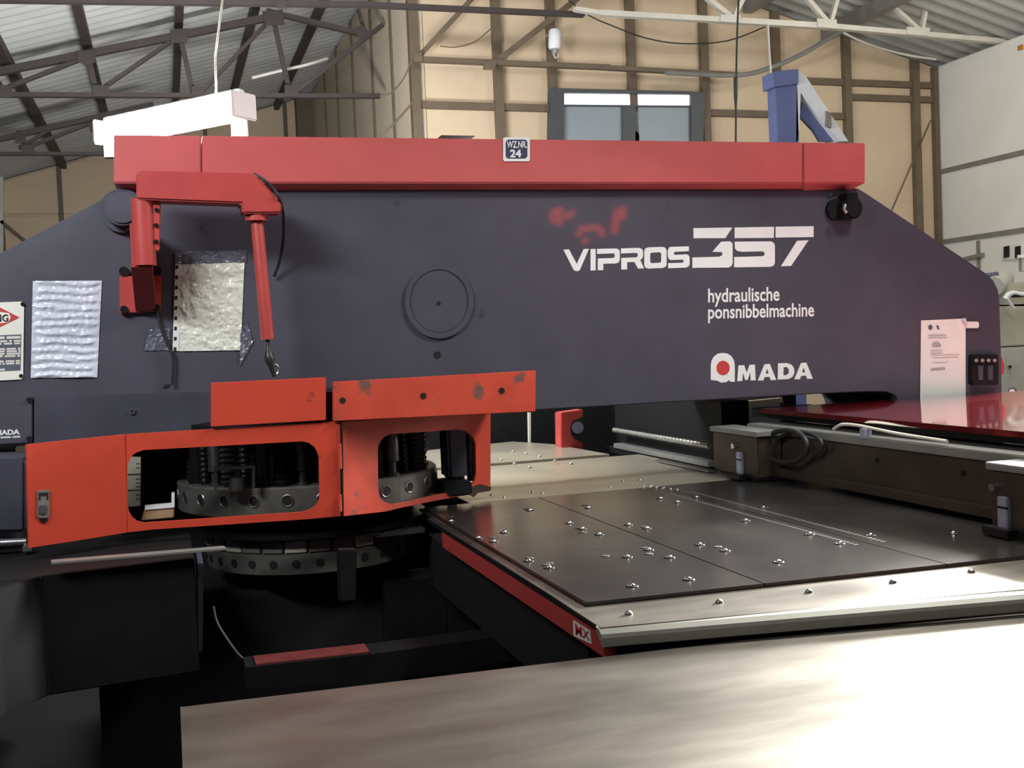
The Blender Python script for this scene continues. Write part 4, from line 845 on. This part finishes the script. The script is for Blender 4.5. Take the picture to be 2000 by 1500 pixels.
# end block and clamps
eb = [onX(x, y, XC - 0.12) for x, y in ((1393, 842), (1478, 850), (1486, 936), (1398, 940))]
ye1 = onX(1393, 880, XC - 0.12).y; ye0 = onX(1480, 880, XC - 0.12).y
def clamp(y0, y1, zt_, jw):
    k = obj('clamp', MB().box((XC - 0.12, y0, zb0 + 0.012), (XC - 0.005, y1, zt_)), M['brown'], cg, bevel=0.005)
    obj('clamp_top', MB().box((XC - 0.13, y0 - 0.01, zt_), (XC + 0.0, y1 + 0.01, zt_ + 0.022)), M['conduit'], k, bevel=0.003)
    yj = y0 + (y1 - y0) * jw
    obj('clamp_jaw', MB().box((XC - 0.135, yj - 0.02, zb0 - 0.002), (XC - 0.118, yj + 0.02, zt_ - 0.075)), M['jaw'], k, bevel=0.003)
    obj('jaw_groove', MB().box((XC - 0.137, yj - 0.021, zt_ - 0.11), (XC - 0.13, yj + 0.021, zt_ - 0.104)), M['bolt'], k)
    obj('clamp_knob', MB().cyl((XC - 0.12, yj + 0.03, zt_ - 0.05), (XC - 0.145, yj + 0.03, zt_ - 0.05), 0.012, 14), M['chrome'], k, smooth=True)
    obj('clamp_pad', MB().box((XC - 0.16, yj - 0.05, zb0 - 0.004), (XC - 0.12, yj + 0.06, zb0 + 0.02)), M['bolt'], k, bevel=0.003)
clamp(ye0, ye1, eb[0].z, 0.36)
y2 = onX(1956, 980, XC - 0.135).y
clamp(y2 - 0.14, y2 + 0.06, eb[0].z, 0.70)
# hose coil and cable on the beam
hx = XC - 0.05
def hp(x, y, X=None): return onX(x, y, hx if X is None else X)
obj('hose', MB().tube(spl([hp(1535 + 42 * math.cos(q), 872 + 32 * math.sin(q)) for q in [math.radians(a_) for a_ in range(200, 561, 30)]]), 0.011, 10), M['cable'], cg, smooth=True)
obj('hose', MB().tube(spl([hp(1560 + 46 * math.cos(q), 870 + 26 * math.sin(q), XC - 0.03) for q in [math.radians(a_) for a_ in range(190, 420, 25)]]), 0.008, 10), M['cable'], cg, smooth=True)
obj('beam_cable', MB().tube(spl([onX(x, y, XC) for x, y in ((1628, 838), (1645, 829), (1675, 831), (1710, 838), (1760, 848), (1850, 862))]), 0.006, 8), M['cablew'], cg, smooth=True)
obj('cable_clip', MB().box((XC - 0.02, onX(1693, 850, XC).y - 0.015, zr0), (XC + 0.01, onX(1693, 850, XC).y + 0.015, zr0 + 0.035)), M['jaw'], cg)
# screw, guide rods and far bracket
yA, yB = onX(1393, 880, XC).y, 6.0
z1 = onX(1300, 855, XC).z
n = 60; rr_ = [0.015 if i % 2 else 0.0115 for i in range(n)]
obj('ball_screw', MB().tube([V((XC - 0.02, yA + (5.75 - yA) * i / (n - 1), z1)) for i in range(n)], rr_, 12), M['grey'], cg)
z2 = onX(1300, 888, XC).z
obj('guide_rail', MB().box((XC - 0.03, yA, z2 - 0.014), (XC + 0.03, 5.75, z2 + 0.014)), M['grey'], cg, bevel=0.003)
obj('guide_base', MB().box((XC - 0.02, yA, 0.86), (XC + 0.32, 5.9, z2 - 0.016)), M['black'], cg)
obj('guide_back', MB().box((XC + 0.05, yA, z2 - 0.02), (XC + 0.2, 5.9, 1.20)), M['black'], cg)
obj('chip_tray', MB().box((XC - 0.14, onX(1385, 945, XC - 0.14).y, ZT + 0.012), (XC - 0.1, onX(1280, 922, XC - 0.14).y, ZT + 0.02)), M['steel'], cg)
YR = 5.86
br = poly(((1096, 806), (1139, 800), (1139, 815), (1120, 822), (1114, 836), (1117, 850), (1124, 858), (1139, 866), (1139, 884), (1104, 884), (1096, 870)), YR)
eb_ = obj('end_bracket', MB().prism(br, (0, 0.1, 0)), M['red2'], cg, bevel=0.004, label='red bracket at the far end of the ball screw')
obj('screw_bearing', MB().cyl(onY(1128, 835, YR - 0.02), onY(1128, 835, YR + 0.08), 0.035, 18), M['paint2'], eb_, smooth=True)
# rear housing behind the throat
rh = thing('rear_housing', (1.6, 6.8, 0), 'dark machine housing seen through the throat behind the feed table', 'housing')
obj('housing_panel', MB().box((0.7, 6.6, 0.0), (3.5, 6.75, 1.24)), M['black'], rh, bevel=0.01)
obj('housing_panel', MB().box((XC + 0.75, 5.2, 0.0), (XC + 0.85, 6.6, 1.2)), M['black'], rh, bevel=0.01)
obj('lit_gap_strip', MB().prism(poly(((1368, 798), (1392, 790), (1528, 777), (1530, 786), (1440, 797)), 5.1), (0, 0.03, 0)), M['tan'], rh)  # beige bar added where lit background shows in the gap under the frame
obj('housing_rib', MB().prism(poly(((1033, 806), (1037, 806), (1037, 866), (1034, 868)), 6.4), (0, 0.03, 0)), M['cablew'], rh)
obj('housing_rib', MB().prism(poly(((1086, 806), (1090, 806), (1092, 868), (1088, 868)), 6.4), (0, 0.03, 0)), M['paint2'], rh)

# ================================================================== FOREGROUND SHEET
ZS = 0.83
s0 = onZ(352, 1381, ZS); s1_ = onZ(2000, 1185, ZS)
bn = thing('work_bench', (1.4, 1.2, 0), 'dark low bench carrying the large pale steel sheet in the foreground', 'bench')
sl0 = s0.x; sb_ = s0.y
obj('bench_top', MB().box((sl0 + 0.01, -0.4, ZS - 0.10), (3.5, 1.7, ZS - 0.0125)), M['bench'], bn, bevel=0.004)
for x in (sl0 + 0.1, 3.3):
    for y_ in (0.0, 1.55): obj('leg', MB().box((x, y_, 0), (x + 0.08, y_ + 0.08, ZS - 0.10)), M['bench'], bn)
def sagz(u, v): return 0.004 * math.sin(3.1 * u + 1.3 * v) + 0.003 * math.sin(7 * u * v + 1)
def sheet_obj(z, dx, lab, m):
    mb = MB(); x0, x1 = sl0 + dx, 3.55; y0_, y1_ = -0.45, sb_
    mb.prism([V((x0, y0_, z - 0.003)), V((x1, y0_, z - 0.003)), V((x1, y1_ + (s1_.y - s0.y) / (s1_.x - s0.x) * (x1 - x0), z - 0.003)), V((x0, y1_, z - 0.003))], (0, 0, 0.003))
    return tag(obj('steel_sheet', mb, m), lab, 'metal sheet')
sheet_obj(ZS, 0.0, 'large pale galvanised steel sheet filling the lower right foreground, topmost of its stack', M['sheet'])
sheet_obj(ZS - 0.0045, 0.004, 'second steel sheet of the foreground stack, its edge showing below the topmost one', M['steel'])

# ================================================================== RED HEATER BEHIND THE VIEWER (seen mirrored in the paint)
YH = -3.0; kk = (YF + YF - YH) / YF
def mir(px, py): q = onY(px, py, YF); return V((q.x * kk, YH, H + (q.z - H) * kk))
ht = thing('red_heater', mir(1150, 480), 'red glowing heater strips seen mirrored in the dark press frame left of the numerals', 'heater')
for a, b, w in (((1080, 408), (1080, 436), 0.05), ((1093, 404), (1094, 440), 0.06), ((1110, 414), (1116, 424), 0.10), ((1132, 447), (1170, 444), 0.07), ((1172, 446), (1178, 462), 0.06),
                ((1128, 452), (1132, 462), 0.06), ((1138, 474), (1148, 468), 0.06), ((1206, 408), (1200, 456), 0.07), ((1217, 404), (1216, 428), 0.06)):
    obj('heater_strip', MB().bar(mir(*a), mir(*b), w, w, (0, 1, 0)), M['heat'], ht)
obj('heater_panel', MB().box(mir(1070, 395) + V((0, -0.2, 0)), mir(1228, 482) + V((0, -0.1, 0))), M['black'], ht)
